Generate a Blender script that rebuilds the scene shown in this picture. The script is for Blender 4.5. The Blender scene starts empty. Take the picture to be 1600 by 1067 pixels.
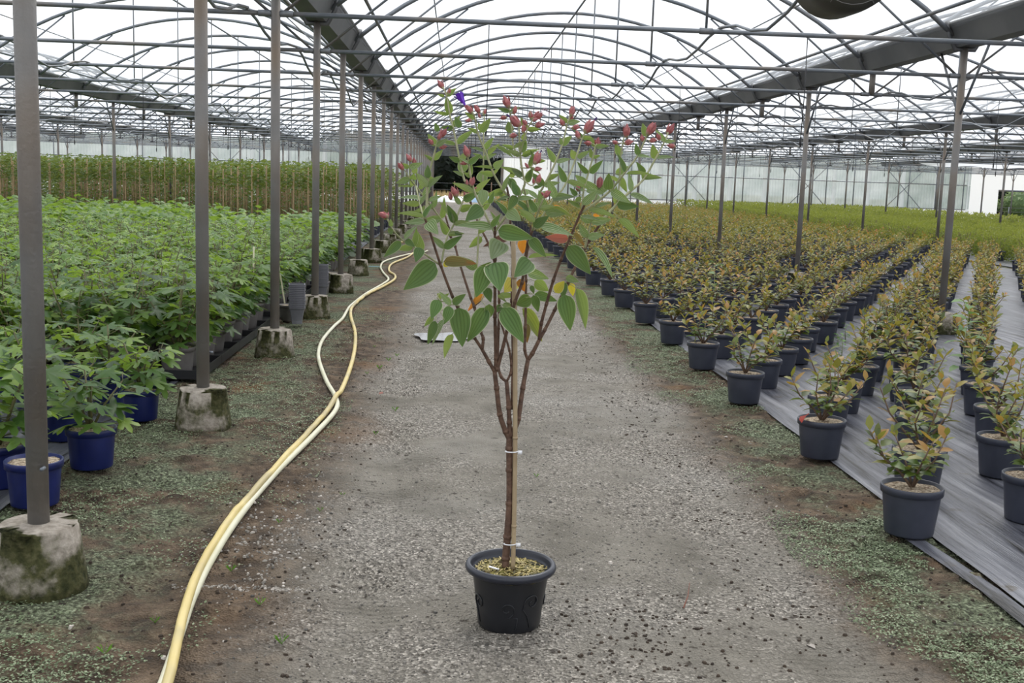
import bpy, math, random
import numpy as np
from mathutils import Vector, Matrix

random.seed(7)
RNG = np.random.default_rng(7)
SC = bpy.context.scene
COL = SC.collection
PI = math.pi

# ------------------------------------------------------------------ camera
EYE = 1.43
PITCH, YAW, ROLL, FPX = 0.1426, 0.0527, 0.0336, 1757.8
_f = Vector((math.sin(YAW)*math.cos(PITCH), math.cos(YAW)*math.cos(PITCH), -math.sin(PITCH)))
_r = Vector((math.cos(YAW), -math.sin(YAW), 0.0))
_u = _r.cross(_f)
CR = _r*math.cos(ROLL) + _u*math.sin(ROLL)
CU = -_r*math.sin(ROLL) + _u*math.cos(ROLL)
cam_data = bpy.data.cameras.new('camera')
cam_data.sensor_width = 36.0
cam_data.lens = FPX/1600*36
cam_data.clip_start, cam_data.clip_end = 0.05, 400
cam = bpy.data.objects.new('camera', cam_data)
COL.objects.link(cam)
cam.matrix_world = Matrix(((CR.x, CU.x, -_f.x, 0), (CR.y, CU.y, -_f.y, 0), (CR.z, CU.z, -_f.z, EYE), (0, 0, 0, 1)))
SC.camera = cam

def in_view(x, y, z=0.3, mx=110, my=90):
    """Whether a point of the place is inside the picture or a little beside it (used to leave out repeats nobody sees)."""
    d = Vector((x, y, z-EYE)); t = d.dot(_f)
    if t < 0.5: return False
    px, py = 800+FPX*d.dot(CR)/t, 533.5-FPX*d.dot(CU)/t
    m = mx + 700/t
    return -m < px < 1600+m and -my-m < py < 1067+my+m

# ------------------------------------------------------------------ sky, sun, exposure
world = bpy.data.worlds.new('overcast_sky'); SC.world = world
world.use_nodes = True
wn = world.node_tree.nodes; wl = world.node_tree.links
wbg = wn['Background']
wtc = wn.new('ShaderNodeTexCoord'); wno = wn.new('ShaderNodeTexNoise'); wno.inputs['Scale'].default_value = 2.2; wno.inputs['Detail'].default_value = 3
wr = wn.new('ShaderNodeValToRGB')
wr.color_ramp.elements[0].position = 0.3; wr.color_ramp.elements[0].color = (0.86, 0.92, 1.0, 1)
wr.color_ramp.elements[1].position = 0.65; wr.color_ramp.elements[1].color = (1.0, 1.0, 1.0, 1)
wl.new(wtc.outputs['Generated'], wno.inputs['Vector']); wl.new(wno.outputs['Fac'], wr.inputs['Fac']); wl.new(wr.outputs['Color'], wbg.inputs['Color'])
wbg.inputs['Strength'].default_value = 1.6
sun_data = bpy.data.lights.new('hazy_sun', 'SUN'); sun_data.energy = 1.9; sun_data.angle = math.radians(28); sun_data.color = (1.0, 0.96, 0.88)
sun = bpy.data.objects.new('hazy_sun', sun_data); COL.objects.link(sun)
sun.rotation_euler = (math.radians(-36), math.radians(12), 0)      # high, from beyond the far end of the house
SC.view_settings.view_transform = 'Standard'; SC.view_settings.look = 'None'
SC.view_settings.exposure = 0.0; SC.view_settings.gamma = 1.0; SC.view_settings.use_curve_mapping = False
SC.cycles.max_bounces = 7; SC.cycles.transparent_max_bounces = 16; SC.cycles.transmission_bounces = 5
SC.cycles.caustics_reflective = False; SC.cycles.caustics_refractive = False

# ------------------------------------------------------------------ helpers: materials
def mat(name):
    m = bpy.data.materials.new(name); m.use_nodes = True
    return m, m.node_tree.nodes, m.node_tree.links, m.node_tree.nodes['Principled BSDF']
def rgba(c): return (c[0], c[1], c[2], 1.0)
def node(n, kind, **kw):
    o = n.new(kind)
    for k, v in kw.items():
        if k in o.inputs: o.inputs[k].default_value = v
        else: setattr(o, k, v)
    return o
def ramp(n, stops, interp='LINEAR'):
    r = n.new('ShaderNodeValToRGB'); e = r.color_ramp.elements; r.color_ramp.interpolation = interp
    while len(e) < len(stops): e.new(0.5)
    for i, (p, c) in enumerate(stops): e[i].position = p; e[i].color = rgba(c)
    return r
def noisy(name, c1, c2, scale=8, rough=0.6, metal=0.0, bump=0.0, bscale=None, coords='Object', lo=0.35, hi=0.65, detail=5, spec=0.5, c3=None, scale3=2, lo3=.5, hi3=.62):
    """A surface that wanders between two colours (and patches of a third), with a fine relief."""
    m, n, l, b = mat(name)
    tc = n.new('ShaderNodeTexCoord')
    no = node(n, 'ShaderNodeTexNoise', Scale=scale, Detail=detail)
    l.new(tc.outputs[coords], no.inputs['Vector'])
    r = ramp(n, [(lo, c1), (hi, c2)]); l.new(no.outputs['Fac'], r.inputs['Fac'])
    out = r.outputs['Color']
    if c3:
        n3 = node(n, 'ShaderNodeTexNoise', Scale=scale3, Detail=4); l.new(tc.outputs[coords], n3.inputs['Vector'])
        r3 = ramp(n, [(lo3, (0, 0, 0)), (hi3, (1, 1, 1))]); l.new(n3.outputs['Fac'], r3.inputs['Fac'])
        mx = node(n, 'ShaderNodeMix', data_type='RGBA'); l.new(r3.outputs['Color'], mx.inputs['Factor'])
        l.new(out, mx.inputs['A']); mx.inputs['B'].default_value = rgba(c3); out = mx.outputs['Result']
    l.new(out, b.inputs['Base Color'])
    b.inputs['Roughness'].default_value = rough; b.inputs['Metallic'].default_value = metal; b.inputs['Specular IOR Level'].default_value = spec
    if bump:
        nb = node(n, 'ShaderNodeTexNoise', Scale=bscale or scale*6, Detail=4); l.new(tc.outputs[coords], nb.inputs['Vector'])
        bp = node(n, 'ShaderNodeBump', Strength=bump, Distance=0.02); l.new(nb.outputs['Fac'], bp.inputs['Height']); l.new(bp.outputs['Normal'], b.inputs['Normal'])
    return m
def leafy(name, stops, trans=0.4, tcol=(0.35, 0.5, 0.06), rough=0.5, spec=0.35, attr=True):
    """Leaf: colour runs over a per-leaf value; light coming from behind shines through."""
    m, n, l, b = mat(name)
    out = n['Material Output']
    if attr:
        a = n.new('ShaderNodeAttribute'); a.attribute_name = 'tint'; src = a.outputs['Fac']
    else:
        a = n.new('ShaderNodeObjectInfo'); src = a.outputs['Random']
    r = ramp(n, stops); l.new(src, r.inputs['Fac'])
    l.new(r.outputs['Color'], b.inputs['Base Color']); b.inputs['Roughness'].default_value = rough; b.inputs['Specular IOR Level'].default_value = spec
    t = n.new('ShaderNodeBsdfTranslucent')
    mx = node(n, 'ShaderNodeMix', data_type='RGBA', Factor=0.55); l.new(r.outputs['Color'], mx.inputs['A']); mx.inputs['B'].default_value = rgba(tcol)
    l.new(mx.outputs['Result'], t.inputs['Color'])
    s = n.new('ShaderNodeMixShader'); s.inputs[0].default_value = trans
    l.new(b.outputs[0], s.inputs[1]); l.new(t.outputs[0], s.inputs[2]); l.new(s.outputs[0], out.inputs['Surface'])
    return m

# ------------------------------------------------------------------ helpers: meshes and objects
class MB:
    """Collects shapes, then links them as ONE mesh object."""
    def __init__(s): s.v, s.f, s.t, s.uv = [], [], [], None
    def add(s, vs, fs, tint=None):
        o = len(s.v); s.v.extend(tuple(v) for v in vs)
        s.f.extend(tuple(i+o for i in f) for f in fs)
        s.t.extend([0.5 if tint is None else tint]*len(fs))
    def box(s, x0, x1, y0, y1, z0, z1):
        s.add([(x, y, z) for z in (z0, z1) for x, y in ((x0, y0), (x1, y0), (x1, y1), (x0, y1))],
              [(3, 2, 1, 0), (4, 5, 6, 7), (0, 1, 5, 4), (1, 2, 6, 5), (2, 3, 7, 6), (3, 0, 4, 7)])
    def tube(s, pts, r, n=8, r1=None, cap=True, tint=None):
        pts = [Vector(p) for p in pts]; m = len(pts)
        L = [0.0]
        for i in range(1, m): L.append(L[-1]+(pts[i]-pts[i-1]).length)
        ref = None; vs = []
        for i, p in enumerate(pts):
            d = (pts[min(i+1, m-1)]-pts[max(i-1, 0)]).normalized()
            if ref is None: ref = d.orthogonal().normalized()
            ref = (ref - d*ref.dot(d)).normalized(); q = d.cross(ref)
            rr = r if r1 is None else r+(r1-r)*L[i]/max(L[-1], 1e-6)
            for k in range(n):
                a = 2*PI*k/n; vs.append(p+ref*(rr*math.cos(a))+q*(rr*math.sin(a)))
        fs = [(i*n+k, i*n+(k+1) % n, (i+1)*n+(k+1) % n, (i+1)*n+k) for i in range(m-1) for k in range(n)]
        if cap: fs += [tuple(reversed(range(n))), tuple((m-1)*n+k for k in range(n))]
        s.add(vs, fs, tint)
    def lathe(s, prof, n=24, c=(0, 0, 0), square=0.0):
        """Turn a profile of (radius, height) about the vertical."""
        vs = []
        for r, z in prof:
            for k in range(n):
                a = 2*PI*k/n; x, y = math.cos(a), math.sin(a)
                if square:
                    q = 1/max(abs(x), abs(y)); q = 1+(q-1)*square; x *= q; y *= q
                vs.append((c[0]+r*x, c[1]+r*y, c[2]+z))
        fs = [(i*n+k, i*n+(k+1) % n, (i+1)*n+(k+1) % n, (i+1)*n+k) for i in range(len(prof)-1) for k in range(n)]
        if prof[0][0] > 1e-5: fs.append(tuple(reversed(range(n))))
        if prof[-1][0] > 1e-5: fs.append(tuple((len(prof)-1)*n+k for k in range(n)))
        s.add(vs, fs)
    def mesh(s, name, m, smooth=True, tint=False):
        me = bpy.data.meshes.new(name); me.from_pydata(s.v, [], s.f); me.update()
        if smooth: me.polygons.foreach_set('use_smooth', [True]*len(me.polygons))
        if tint:
            a = me.attributes.new('tint', 'FLOAT', 'FACE'); a.data.foreach_set('value', np.array(s.t, dtype=np.float32))
        me.materials.append(m)
        return me
    def build(s, name, m, parent=None, smooth=True, tint=False):
        return put(name, s.mesh(name, m, smooth, tint), parent)
def put(name, me, parent=None, loc=None, rz=None, scale=None, mw=None):
    o = bpy.data.objects.new(name, me); COL.objects.link(o)
    if parent is not None: o.parent = parent
    if mw is not None: o.matrix_basis = mw
    if loc is not None: o.location = loc
    if rz is not None: o.rotation_euler = (0, 0, rz)
    if scale is not None: o.scale = (scale,)*3 if isinstance(scale, (int, float)) else scale
    return o
def tag(o, label=None, cat=None, group=None, kind=None):
    for k, v in (('label', label), ('category', cat), ('group', group), ('kind', kind)):
        if v: o[k] = v
    return o
def thing(name, label, cat, loc=(0, 0, 0), rz=0.0, group=None, scale=None):
    o = put(name, None, None, loc, rz, scale); o.empty_display_size = 0.1
    return tag(o, label, cat, group)
def add_attr_grid(xs, ys, zfun, name, m, smooth=True):
    """A height field over the given coordinates."""
    X, Y = np.meshgrid(xs, ys); Z = zfun(X, Y)
    v = np.stack([X, Y, Z], -1).reshape(-1, 3); nx, ny = len(xs), len(ys)
    i = (np.arange(ny-1)[:, None]*nx+np.arange(nx-1)[None]).ravel()
    f = np.stack([i, i+1, i+nx+1, i+nx], 1)
    me = bpy.data.meshes.new(name); me.from_pydata(v.tolist(), [], f.tolist()); me.update()
    if smooth: me.polygons.foreach_set('use_smooth', [True]*len(me.polygons))
    me.materials.append(m)
    return me
def vnoise(seed):
    t = np.random.default_rng(seed).random((256, 256))
    def f(X, Y, s):
        x, y = X*s, Y*s; xi, yi = np.floor(x).astype(int), np.floor(y).astype(int); fx, fy = x-xi, y-yi
        fx, fy = fx*fx*(3-2*fx), fy*fy*(3-2*fy)
        a, b = t[xi % 256, yi % 256], t[(xi+1) % 256, yi % 256]; c, d = t[xi % 256, (yi+1) % 256], t[(xi+1) % 256, (yi+1) % 256]
        return (a*(1-fx)+b*fx)*(1-fy)+(c*(1-fx)+d*fx)*fy
    return f
NZ = vnoise(3)

# ------------------------------------------------------------------ materials
M = {}
M['steel'] = noisy('galvanised_steel', (0.15, 0.17, 0.195), (0.23, 0.245, 0.265), 3, 0.5, 0.35, c3=(0.24, 0.205, 0.17), scale3=1.2, lo3=.5, hi3=.7)
M['post'] = noisy('weathered_post_steel', (0.15, 0.145, 0.14), (0.24, 0.23, 0.22), 2.2, 0.55, 0.25, c3=(0.21, 0.165, 0.125), scale3=1.5, lo3=.45, hi3=.65, bump=.15, bscale=60)
M['gutter'] = noisy('grey_gutter_sheet', (0.10, 0.103, 0.108), (0.155, 0.155, 0.157), 1.5, 0.5, 0.3)
M['black_plastic'] = noisy('black_plastic', (0.012, 0.012, 0.014), (0.02, 0.02, 0.024), 5, 0.4)
M['concrete_plain'] = noisy('mossy_concrete', (0.30, 0.27, 0.23), (0.42, 0.38, 0.33), 14, 0.9, bump=.5, bscale=70, c3=(0.055, 0.065, 0.028), scale3=5, lo3=.42, hi3=.58, spec=.2)
def concrete():
    m, n, l, b = mat('mossy_concrete'); tc = n.new('ShaderNodeTexCoord'); ge = n.new('ShaderNodeNewGeometry'); sx = n.new('ShaderNodeSeparateXYZ'); l.new(ge.outputs['Normal'], sx.inputs[0])
    oi = n.new('ShaderNodeObjectInfo'); va = n.new('ShaderNodeVectorMath'); va.operation = 'ADD'; l.new(tc.outputs['Object'], va.inputs[0])
    cb = n.new('ShaderNodeCombineXYZ'); ml = n.new('ShaderNodeMath'); ml.operation = 'MULTIPLY'; ml.inputs[1].default_value = 37; l.new(oi.outputs['Random'], ml.inputs[0]); l.new(ml.outputs[0], cb.inputs[0]); l.new(cb.outputs[0], va.inputs[1])
    fine = node(n, 'ShaderNodeTexNoise', Scale=38.0, Detail=5); l.new(va.outputs[0], fine.inputs['Vector'])
    base = ramp(n, [(.3, (.22, .19, .155)), (.7, (.40, .36, .31))]); l.new(fine.outputs['Fac'], base.inputs[0])
    big = node(n, 'ShaderNodeTexNoise', Scale=5.0, Detail=6, Roughness=.65); l.new(va.outputs[0], big.inputs['Vector'])
    up = n.new('ShaderNodeMath'); up.operation = 'MULTIPLY_ADD'; up.inputs[1].default_value = -.22; l.new(sx.outputs[2], up.inputs[0]); l.new(big.outputs['Fac'], up.inputs[2])
    r = ramp(n, [(.36, (0, 0, 0)), (.5, (1, 1, 1))]); l.new(up.outputs[0], r.inputs[0])
    mcol = ramp(n, [(.3, (.030, .034, .014)), (.55, (.075, .075, .032)), (.75, (.13, .12, .065))]); l.new(fine.outputs['Fac'], mcol.inputs[0])
    mx = node(n, 'ShaderNodeMix', data_type='RGBA'); l.new(r.outputs[0], mx.inputs['Factor']); l.new(base.outputs[0], mx.inputs['A']); l.new(mcol.outputs[0], mx.inputs['B']); l.new(mx.outputs['Result'], b.inputs['Base Color'])
    b.inputs['Roughness'].default_value = .92; b.inputs['Specular IOR Level'].default_value = .2
    bp = node(n, 'ShaderNodeBump', Strength=.6, Distance=.02); l.new(fine.outputs['Fac'], bp.inputs['Height']); l.new(bp.outputs[0], b.inputs['Normal']); return m
M['concrete'] = concrete()
M['pot_grey'] = noisy('slate_blue_pot_plastic', (0.030, 0.034, 0.052), (0.042, 0.047, 0.068), 9, 0.42)
M['pot_blue'] = noisy('cobalt_pot_plastic', (0.006, 0.012, 0.085), (0.010, 0.018, 0.12), 9, 0.38)
M['pot_taupe'] = noisy('taupe_pot_plastic', (0.10, 0.09, 0.088), (0.14, 0.13, 0.125), 9, 0.5)
M['pot_black'] = noisy('black_pot_plastic', (0.010, 0.011, 0.014), (0.014, 0.015, 0.019), 12, 0.36)
M['pot_rim'] = noisy('black_pot_rim_plastic', (0.016, 0.018, 0.028), (0.022, 0.025, 0.038), 12, 0.33)
M['tray_grey'] = noisy('grey_tray_plastic', (0.13, 0.13, 0.15), (0.17, 0.17, 0.19), 9, 0.5)
M['mulch'] = noisy('pale_wood_chip_mulch', (0.24, 0.17, 0.115), (0.72, 0.60, 0.46), 85, 0.85, coords='Object', lo=.38, hi=.62, bump=.8, bscale=110, spec=.2)
M['mulch_moss'] = noisy('mossy_mulch', (0.05, 0.055, 0.012), (0.40, 0.34, 0.10), 70, 0.9, lo=.36, hi=.66, bump=.9, bscale=110, spec=.2, c3=(.07, .045, .02), scale3=18, lo3=.5, hi3=.62)
M['bark'] = noisy('brown_bark', (0.075, 0.04, 0.026), (0.15, 0.085, 0.055), 40, 0.75, bump=.3, bscale=120)
M['fig_stem'] = noisy('olive_fig_stem', (0.075, 0.075, 0.03), (0.14, 0.13, 0.055), 30, 0.7)
M['shrub_bark'] = noisy('grey_brown_bark', (0.10, 0.06, 0.04), (0.19, 0.13, 0.09), 30, 0.8)
M['green_stem'] = noisy('downy_green_stem', (0.26, 0.28, 0.14), (0.42, 0.41, 0.25), 30, 0.7)
M['cane'] = noisy('bamboo_cane', (0.30, 0.22, 0.13), (0.40, 0.31, 0.19), 12, 0.55)
M['cane_pale'] = noisy('pale_bamboo_cane', (0.33, 0.23, 0.12), (0.46, 0.33, 0.18), 12, 0.6)
M['hose_y'] = noisy('yellow_hose_rubber', (0.60, 0.47, 0.17), (0.70, 0.57, 0.25), 4, 0.45, c3=(.45, .37, .18), scale3=2)
M['hose_c'] = noisy('cream_hose_rubber', (0.62, 0.60, 0.42), (0.72, 0.70, 0.55), 4, 0.45)
M['white_sheet'] = leafy('white_sheet', [(0, (0.86, 0.88, 0.89)), (1, (0.90, 0.91, 0.92))], .6, (0.95, 0.96, 0.97), .6, attr=False)
M['white_stake'] = noisy('cream_stake_plastic', (0.70, 0.66, 0.45), (0.8, 0.76, 0.55), 4, 0.5)
M['tie'] = noisy('white_tie_tape', (0.75, 0.75, 0.78), (0.85, 0.85, 0.88), 4, 0.5)
M['red_leaf'] = leafy('scarlet_leaf', [(0, (0.30, 0.02, 0.01)), (1, (0.42, 0.04, 0.02))], .3, (.5, .05, .02), attr=False)
def film():
    m, n, l, b = mat('roof_film'); out = n['Material Output']
    t = n.new('ShaderNodeBsdfTransparent'); t.inputs[0].default_value = (0.97, 0.98, 1.0, 1)
    tl = n.new('ShaderNodeBsdfTranslucent'); tl.inputs[0].default_value = (0.92, 0.94, 0.96, 1)
    df = n.new('ShaderNodeBsdfDiffuse'); df.inputs[0].default_value = (0.92, 0.94, 0.96, 1)
    s0 = n.new('ShaderNodeMixShader'); s0.inputs[0].default_value = 0.4; l.new(tl.outputs[0], s0.inputs[1]); l.new(df.outputs[0], s0.inputs[2])
    s = n.new('ShaderNodeMixShader'); s.inputs[0].default_value = 0.22
    l.new(t.outputs[0], s.inputs[1]); l.new(s0.outputs[0], s.inputs[2]); l.new(s.outputs[0], out.inputs['Surface']); return m
M['film'] = film()
def poly():
    m, n, l, b = mat('corrugated_clear_sheet'); out = n['Material Output']
    tc = n.new('ShaderNodeTexCoord'); no = node(n, 'ShaderNodeTexNoise', Scale=0.7, Detail=4); l.new(tc.outputs['Object'], no.inputs['Vector'])
    r = ramp(n, [(0.35, (0.38, 0.45, 0.43)), (0.65, (0.60, 0.65, 0.64))]); l.new(no.outputs['Fac'], r.inputs['Fac'])
    tl = n.new('ShaderNodeBsdfTranslucent'); l.new(r.outputs[0], tl.inputs[0])
    b.inputs['Roughness'].default_value = .35; l.new(r.outputs[0], b.inputs['Base Color'])
    t = n.new('ShaderNodeBsdfTransparent')
    s = n.new('ShaderNodeMixShader'); s.inputs[0].default_value = 0.7
    l.new(b.outputs[0], s.inputs[1]); l.new(tl.outputs[0], s.inputs[2])
    s2 = n.new('ShaderNodeMixShader'); s2.inputs[0].default_value = 0.10
    l.new(s.outputs[0], s2.inputs[1]); l.new(t.outputs[0], s2.inputs[2]); l.new(s2.outputs[0], out.inputs['Surface']); return m
M['poly'] = poly()
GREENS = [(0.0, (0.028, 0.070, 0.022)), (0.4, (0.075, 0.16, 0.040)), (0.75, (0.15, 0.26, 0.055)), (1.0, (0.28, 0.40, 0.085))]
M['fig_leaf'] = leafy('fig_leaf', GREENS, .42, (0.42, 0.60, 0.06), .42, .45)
M['fig_leaf_one'] = leafy('fig_leaf_single', GREENS, .42, (0.42, 0.60, 0.06), .42, .45, attr=False)
BRONZE = [(0.0, (0.045, 0.085, 0.025)), (0.3, (0.14, 0.19, 0.035)), (0.6, (0.28, 0.26, 0.05)), (0.85, (0.42, 0.20, 0.06)), (1.0, (0.42, 0.12, 0.06))]
M['bronze_leaf'] = leafy('bronze_leaf', BRONZE, .38, (0.42, 0.33, 0.05), .42, .45)
M['bronze_leaf_one'] = leafy('bronze_leaf_single', BRONZE[:3]+[(0.9, (0.36, 0.19, 0.05))], .38, (0.42, 0.33, 0.05), .42, .45, attr=False)
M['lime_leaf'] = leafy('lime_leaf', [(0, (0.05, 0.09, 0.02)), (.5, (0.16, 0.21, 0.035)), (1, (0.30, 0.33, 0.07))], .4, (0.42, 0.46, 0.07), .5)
M['staked_leaf'] = leafy('staked_leaf', [(0, (0.035, 0.075, 0.02)), (.6, (0.10, 0.17, 0.03)), (1, (0.18, 0.24, 0.05))], .35, (0.4, 0.45, 0.08), .5)
M['weed_leaf'] = leafy('weed_leaf', [(0, (0.05, 0.16, 0.03)), (1, (0.13, 0.30, 0.05))], .35, (0.3, 0.5, 0.05), .5)
M['moss'] = leafy('ground_weed_leaf', [(0, (0.07, 0.10, 0.048)), (.6, (0.18, 0.23, 0.125)), (1, (0.36, 0.41, 0.27))], .15, (0.3, 0.4, 0.1), .6)
M['tree_dark'] = leafy('dark_tree_leaf', [(0, (0.006, 0.012, 0.008)), (1, (0.022, 0.034, 0.02))], .15, (0.05, 0.08, 0.03), .6)
M['dry_grass'] = leafy('dry_grass', [(0, (0.28, 0.20, 0.10)), (1, (0.5, 0.40, 0.22))], .3, (0.6, 0.5, 0.25), .7)
M['blossom'] = leafy('pale_blossom_leaf', [(0, (0.10, 0.17, 0.07)), (.6, (0.25, 0.33, 0.17)), (1, (0.7, 0.75, 0.6))], .3, (0.4, 0.5, 0.2), .6)
def stone():
    m, n, l, b = mat('gravel_stone')
    a = n.new('ShaderNodeAttribute'); a.attribute_name = 'tint'
    r = ramp(n, [(0, (0.045, 0.040, 0.034)), (.5, (0.16, 0.145, 0.125)), (.85, (0.30, 0.27, 0.23)), (1, (0.52, 0.47, 0.42))]); l.new(a.outputs['Fac'], r.inputs['Fac'])
    l.new(r.outputs[0], b.inputs['Base Color']); b.inputs['Roughness'].default_value = .6; return m
M['stone'] = stone()

# ================================================================== THE SETTING
XL, Y0, DY, BAY = -1.392, 3.773, 2.5, 6.4        # row of posts beside the path, first post, row pitch, bay width
ROWS = range(-3, 24)
ZPIPE, ZGUT = 2.604, 2.892
YEND = Y0+24*DY
def row_y(i): return Y0+i*DY
GUTX = {k: XL+BAY*k for k in range(-4, 6)}

ORD = 'first second third fourth fifth sixth seventh eighth ninth tenth eleventh twelfth thirteenth fourteenth fifteenth sixteenth seventeenth eighteenth nineteenth twentieth twenty-first twenty-second twenty-third twenty-fourth'.split()

# ---- ground
def ground_material():
    m, n, l, b = mat('nursery_ground')
    tc = n.new('ShaderNodeTexCoord'); sx = n.new('ShaderNodeSeparateXYZ'); l.new(tc.outputs['Object'], sx.inputs[0])
    def math_(op, a, bb=None, c=None):
        o = n.new('ShaderNodeMath'); o.operation = op
        for i, v in enumerate((a, bb, c)):
            if v is None: continue
            if isinstance(v, (int, float)): o.inputs[i].default_value = v
            else: l.new(v, o.inputs[i])
        return o.outputs[0]
    def nz(scale, detail=4, rough=.55, vec=None):
        o = node(n, 'ShaderNodeTexNoise', Scale=scale, Detail=detail, Roughness=rough); l.new(vec or tc.outputs['Object'], o.inputs['Vector']); return o.outputs['Fac']
    def smooth(v, a, bb):
        o = n.new('ShaderNodeMapRange'); o.interpolation_type = 'SMOOTHSTEP'; l.new(v, o.inputs['Value'])
        o.inputs['From Min'].default_value = a; o.inputs['From Max'].default_value = bb; return o.outputs[0]
    def mix(f, a, bb):
        o = node(n, 'ShaderNodeMix', data_type='RGBA'); l.new(f, o.inputs['Factor'])
        for k, v in (('A', a), ('B', bb)):
            if isinstance(v, tuple): o.inputs[k].default_value = rgba(v)
            else: l.new(v, o.inputs[k])
        return o.outputs['Result']
    def rmp(v, stops):
        r = ramp(n, stops); l.new(v, r.inputs['Fac']); return r.outputs[0]
    x = sx.outputs['X']; y = sx.outputs['Y']
    wob = math_('MULTIPLY', math_('SUBTRACT', nz(0.9, 5), .5), 0.55)
    xw = math_('ADD', x, wob)
    # gravel of the lane
    vor = node(n, 'ShaderNodeTexVoronoi', Scale=120.0); l.new(tc.outputs['Object'], vor.inputs['Vector'])
    vs = n.new('ShaderNodeSeparateColor'); l.new(vor.outputs['Color'], vs.inputs[0])
    peb = rmp(vs.outputs[0], [(0, (0.10, 0.089, 0.074)), (.5, (0.24, 0.218, 0.186)), (.9, (0.40, 0.365, 0.315)), (1, (0.66, 0.60, 0.53))])
    mud = rmp(nz(3.5, 6), [(.3, (0.155, 0.14, 0.113)), (.7, (0.29, 0.265, 0.222))])
    lane = mix(smooth(nz(1.3, 5), .40, .60), peb, mud)
    lane = mix(smooth(nz(26, 3), .60, .72), lane, (0.06, 0.048, 0.036))
    soil = rmp(nz(9, 7, .65), [(.30, (0.024, 0.017, 0.012)), (.5, (0.105, 0.072, 0.046)), (.72, (0.25, 0.18, 0.12))])
    rust = mix(smooth(nz(1.1, 4), .55, .68), soil, (0.17, 0.095, 0.045))
    green = rmp(nz(70, 3, .6), [(.38, (0.04, 0.04, 0.024)), (.52, (0.12, 0.14, 0.08)), (.68, (0.34, 0.38, 0.25))])
    inlane = math_('MULTIPLY', smooth(xw, -.78, -.32), math_('SUBTRACT', 1.0, smooth(xw, 1.25, 1.62)))
    col = mix(inlane, rust, lane)
    mossl = math_('SUBTRACT', 1.0, smooth(xw, -1.25, -.85)); mossr = smooth(xw, 1.48, 1.75)
    mossm = math_('MULTIPLY', math_('MAXIMUM', mossl, mossr), smooth(nz(1.7, 6, .65), .42, .56))
    col = mix(mossm, col, green)
    # far away beyond the end wall: dry field
    col = mix(smooth(y, 66, 68), col, rmp(nz(.6, 5), [(.3, (0.30, 0.24, 0.14)), (.7, (0.46, 0.38, 0.24))]))
    l.new(col, b.inputs['Base Color'])
    wet = math_('MULTIPLY', inlane, smooth(nz(.8, 4), .42, .62))
    l.new(math_('SUBTRACT', .88, math_('MULTIPLY', wet, .28)), b.inputs['Roughness'])
    b.inputs['Specular IOR Level'].default_value = .35
    # tyre treads pressed in along both edges of the lane
    wv = node(n, 'ShaderNodeTexWave', Scale=9.0, Distortion=1.5, Detail=2); wv.bands_direction = 'Y'; l.new(tc.outputs['Object'], wv.inputs['Vector'])
    def band(a, bb): return math_('MULTIPLY', smooth(x, a-.04, a+.04), math_('SUBTRACT', 1.0, smooth(x, bb-.04, bb+.04)))
    tr = math_('MULTIPLY', math_('MAXIMUM', band(-.42, -.12), band(1.05, 1.4)), math_('MULTIPLY', wv.outputs['Fac'], smooth(nz(1.9, 3), .42, .55)))
    hgt = math_('ADD', math_('ADD', math_('MULTIPLY', vor.outputs['Distance'], 1.6), nz(34, 5, .7)), math_('MULTIPLY', tr, -1.3))
    bp = node(n, 'ShaderNodeBump', Strength=.8, Distance=.012); l.new(hgt, bp.inputs['Height']); l.new(bp.outputs['Normal'], b.inputs['Normal'])
    return m
M['ground'] = ground_material()
def ground_z(X, Y):
    near = np.clip((16-Y)/6, 0, 1)*np.clip((2.3-np.abs(X))/.3, 0, 1)
    rough = (NZ(X, Y, 9)-.5)*.012+(NZ(X+9, Y, 22)-.5)*(.006+.012*np.clip((np.abs(X-.45)-.8)/.3, 0, 1))+(NZ(X, Y+5, 2.2)-.5)*.012
    clod = np.clip(NZ(X+3, Y+8, 14)-.72, 0, 1)*.09*np.clip((np.abs(X-.45)-.55)/.4, 0, 1)
    rut = -.016*np.exp(-((X+.27)/.13)**2)-.016*np.exp(-((X-1.22)/.15)**2)
    tread = .008*np.sign(np.sin(Y*95+X*18))*np.exp(-((X+.27)/.12)**2)*(NZ(X, Y, 1.3) > .45)
    return near*(rough+clod+rut+tread)-.004
xs = np.concatenate([[-120, -70, -45, -30, -20, -14, -9, -6, -4, -3], np.arange(-2.4, 2.4, .03), [3, 4, 6, 9, 14, 20, 30, 45, 70, 120]])
ys = np.concatenate([[-30, -15, -8, -4, -2, 0, 1], np.arange(1.6, 12, .025), np.arange(12, 17, .06), [18, 20, 23, 27, 32, 38, 45, 52, 60, 63, 66, 68, 72, 80, 95, 120, 160, 220]])
floor = put('floor', add_attr_grid(xs, ys, ground_z, 'floor', M['ground']))
tag(floor, 'grey gravel lane with brown soil and green moss verges', kind='structure')

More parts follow.
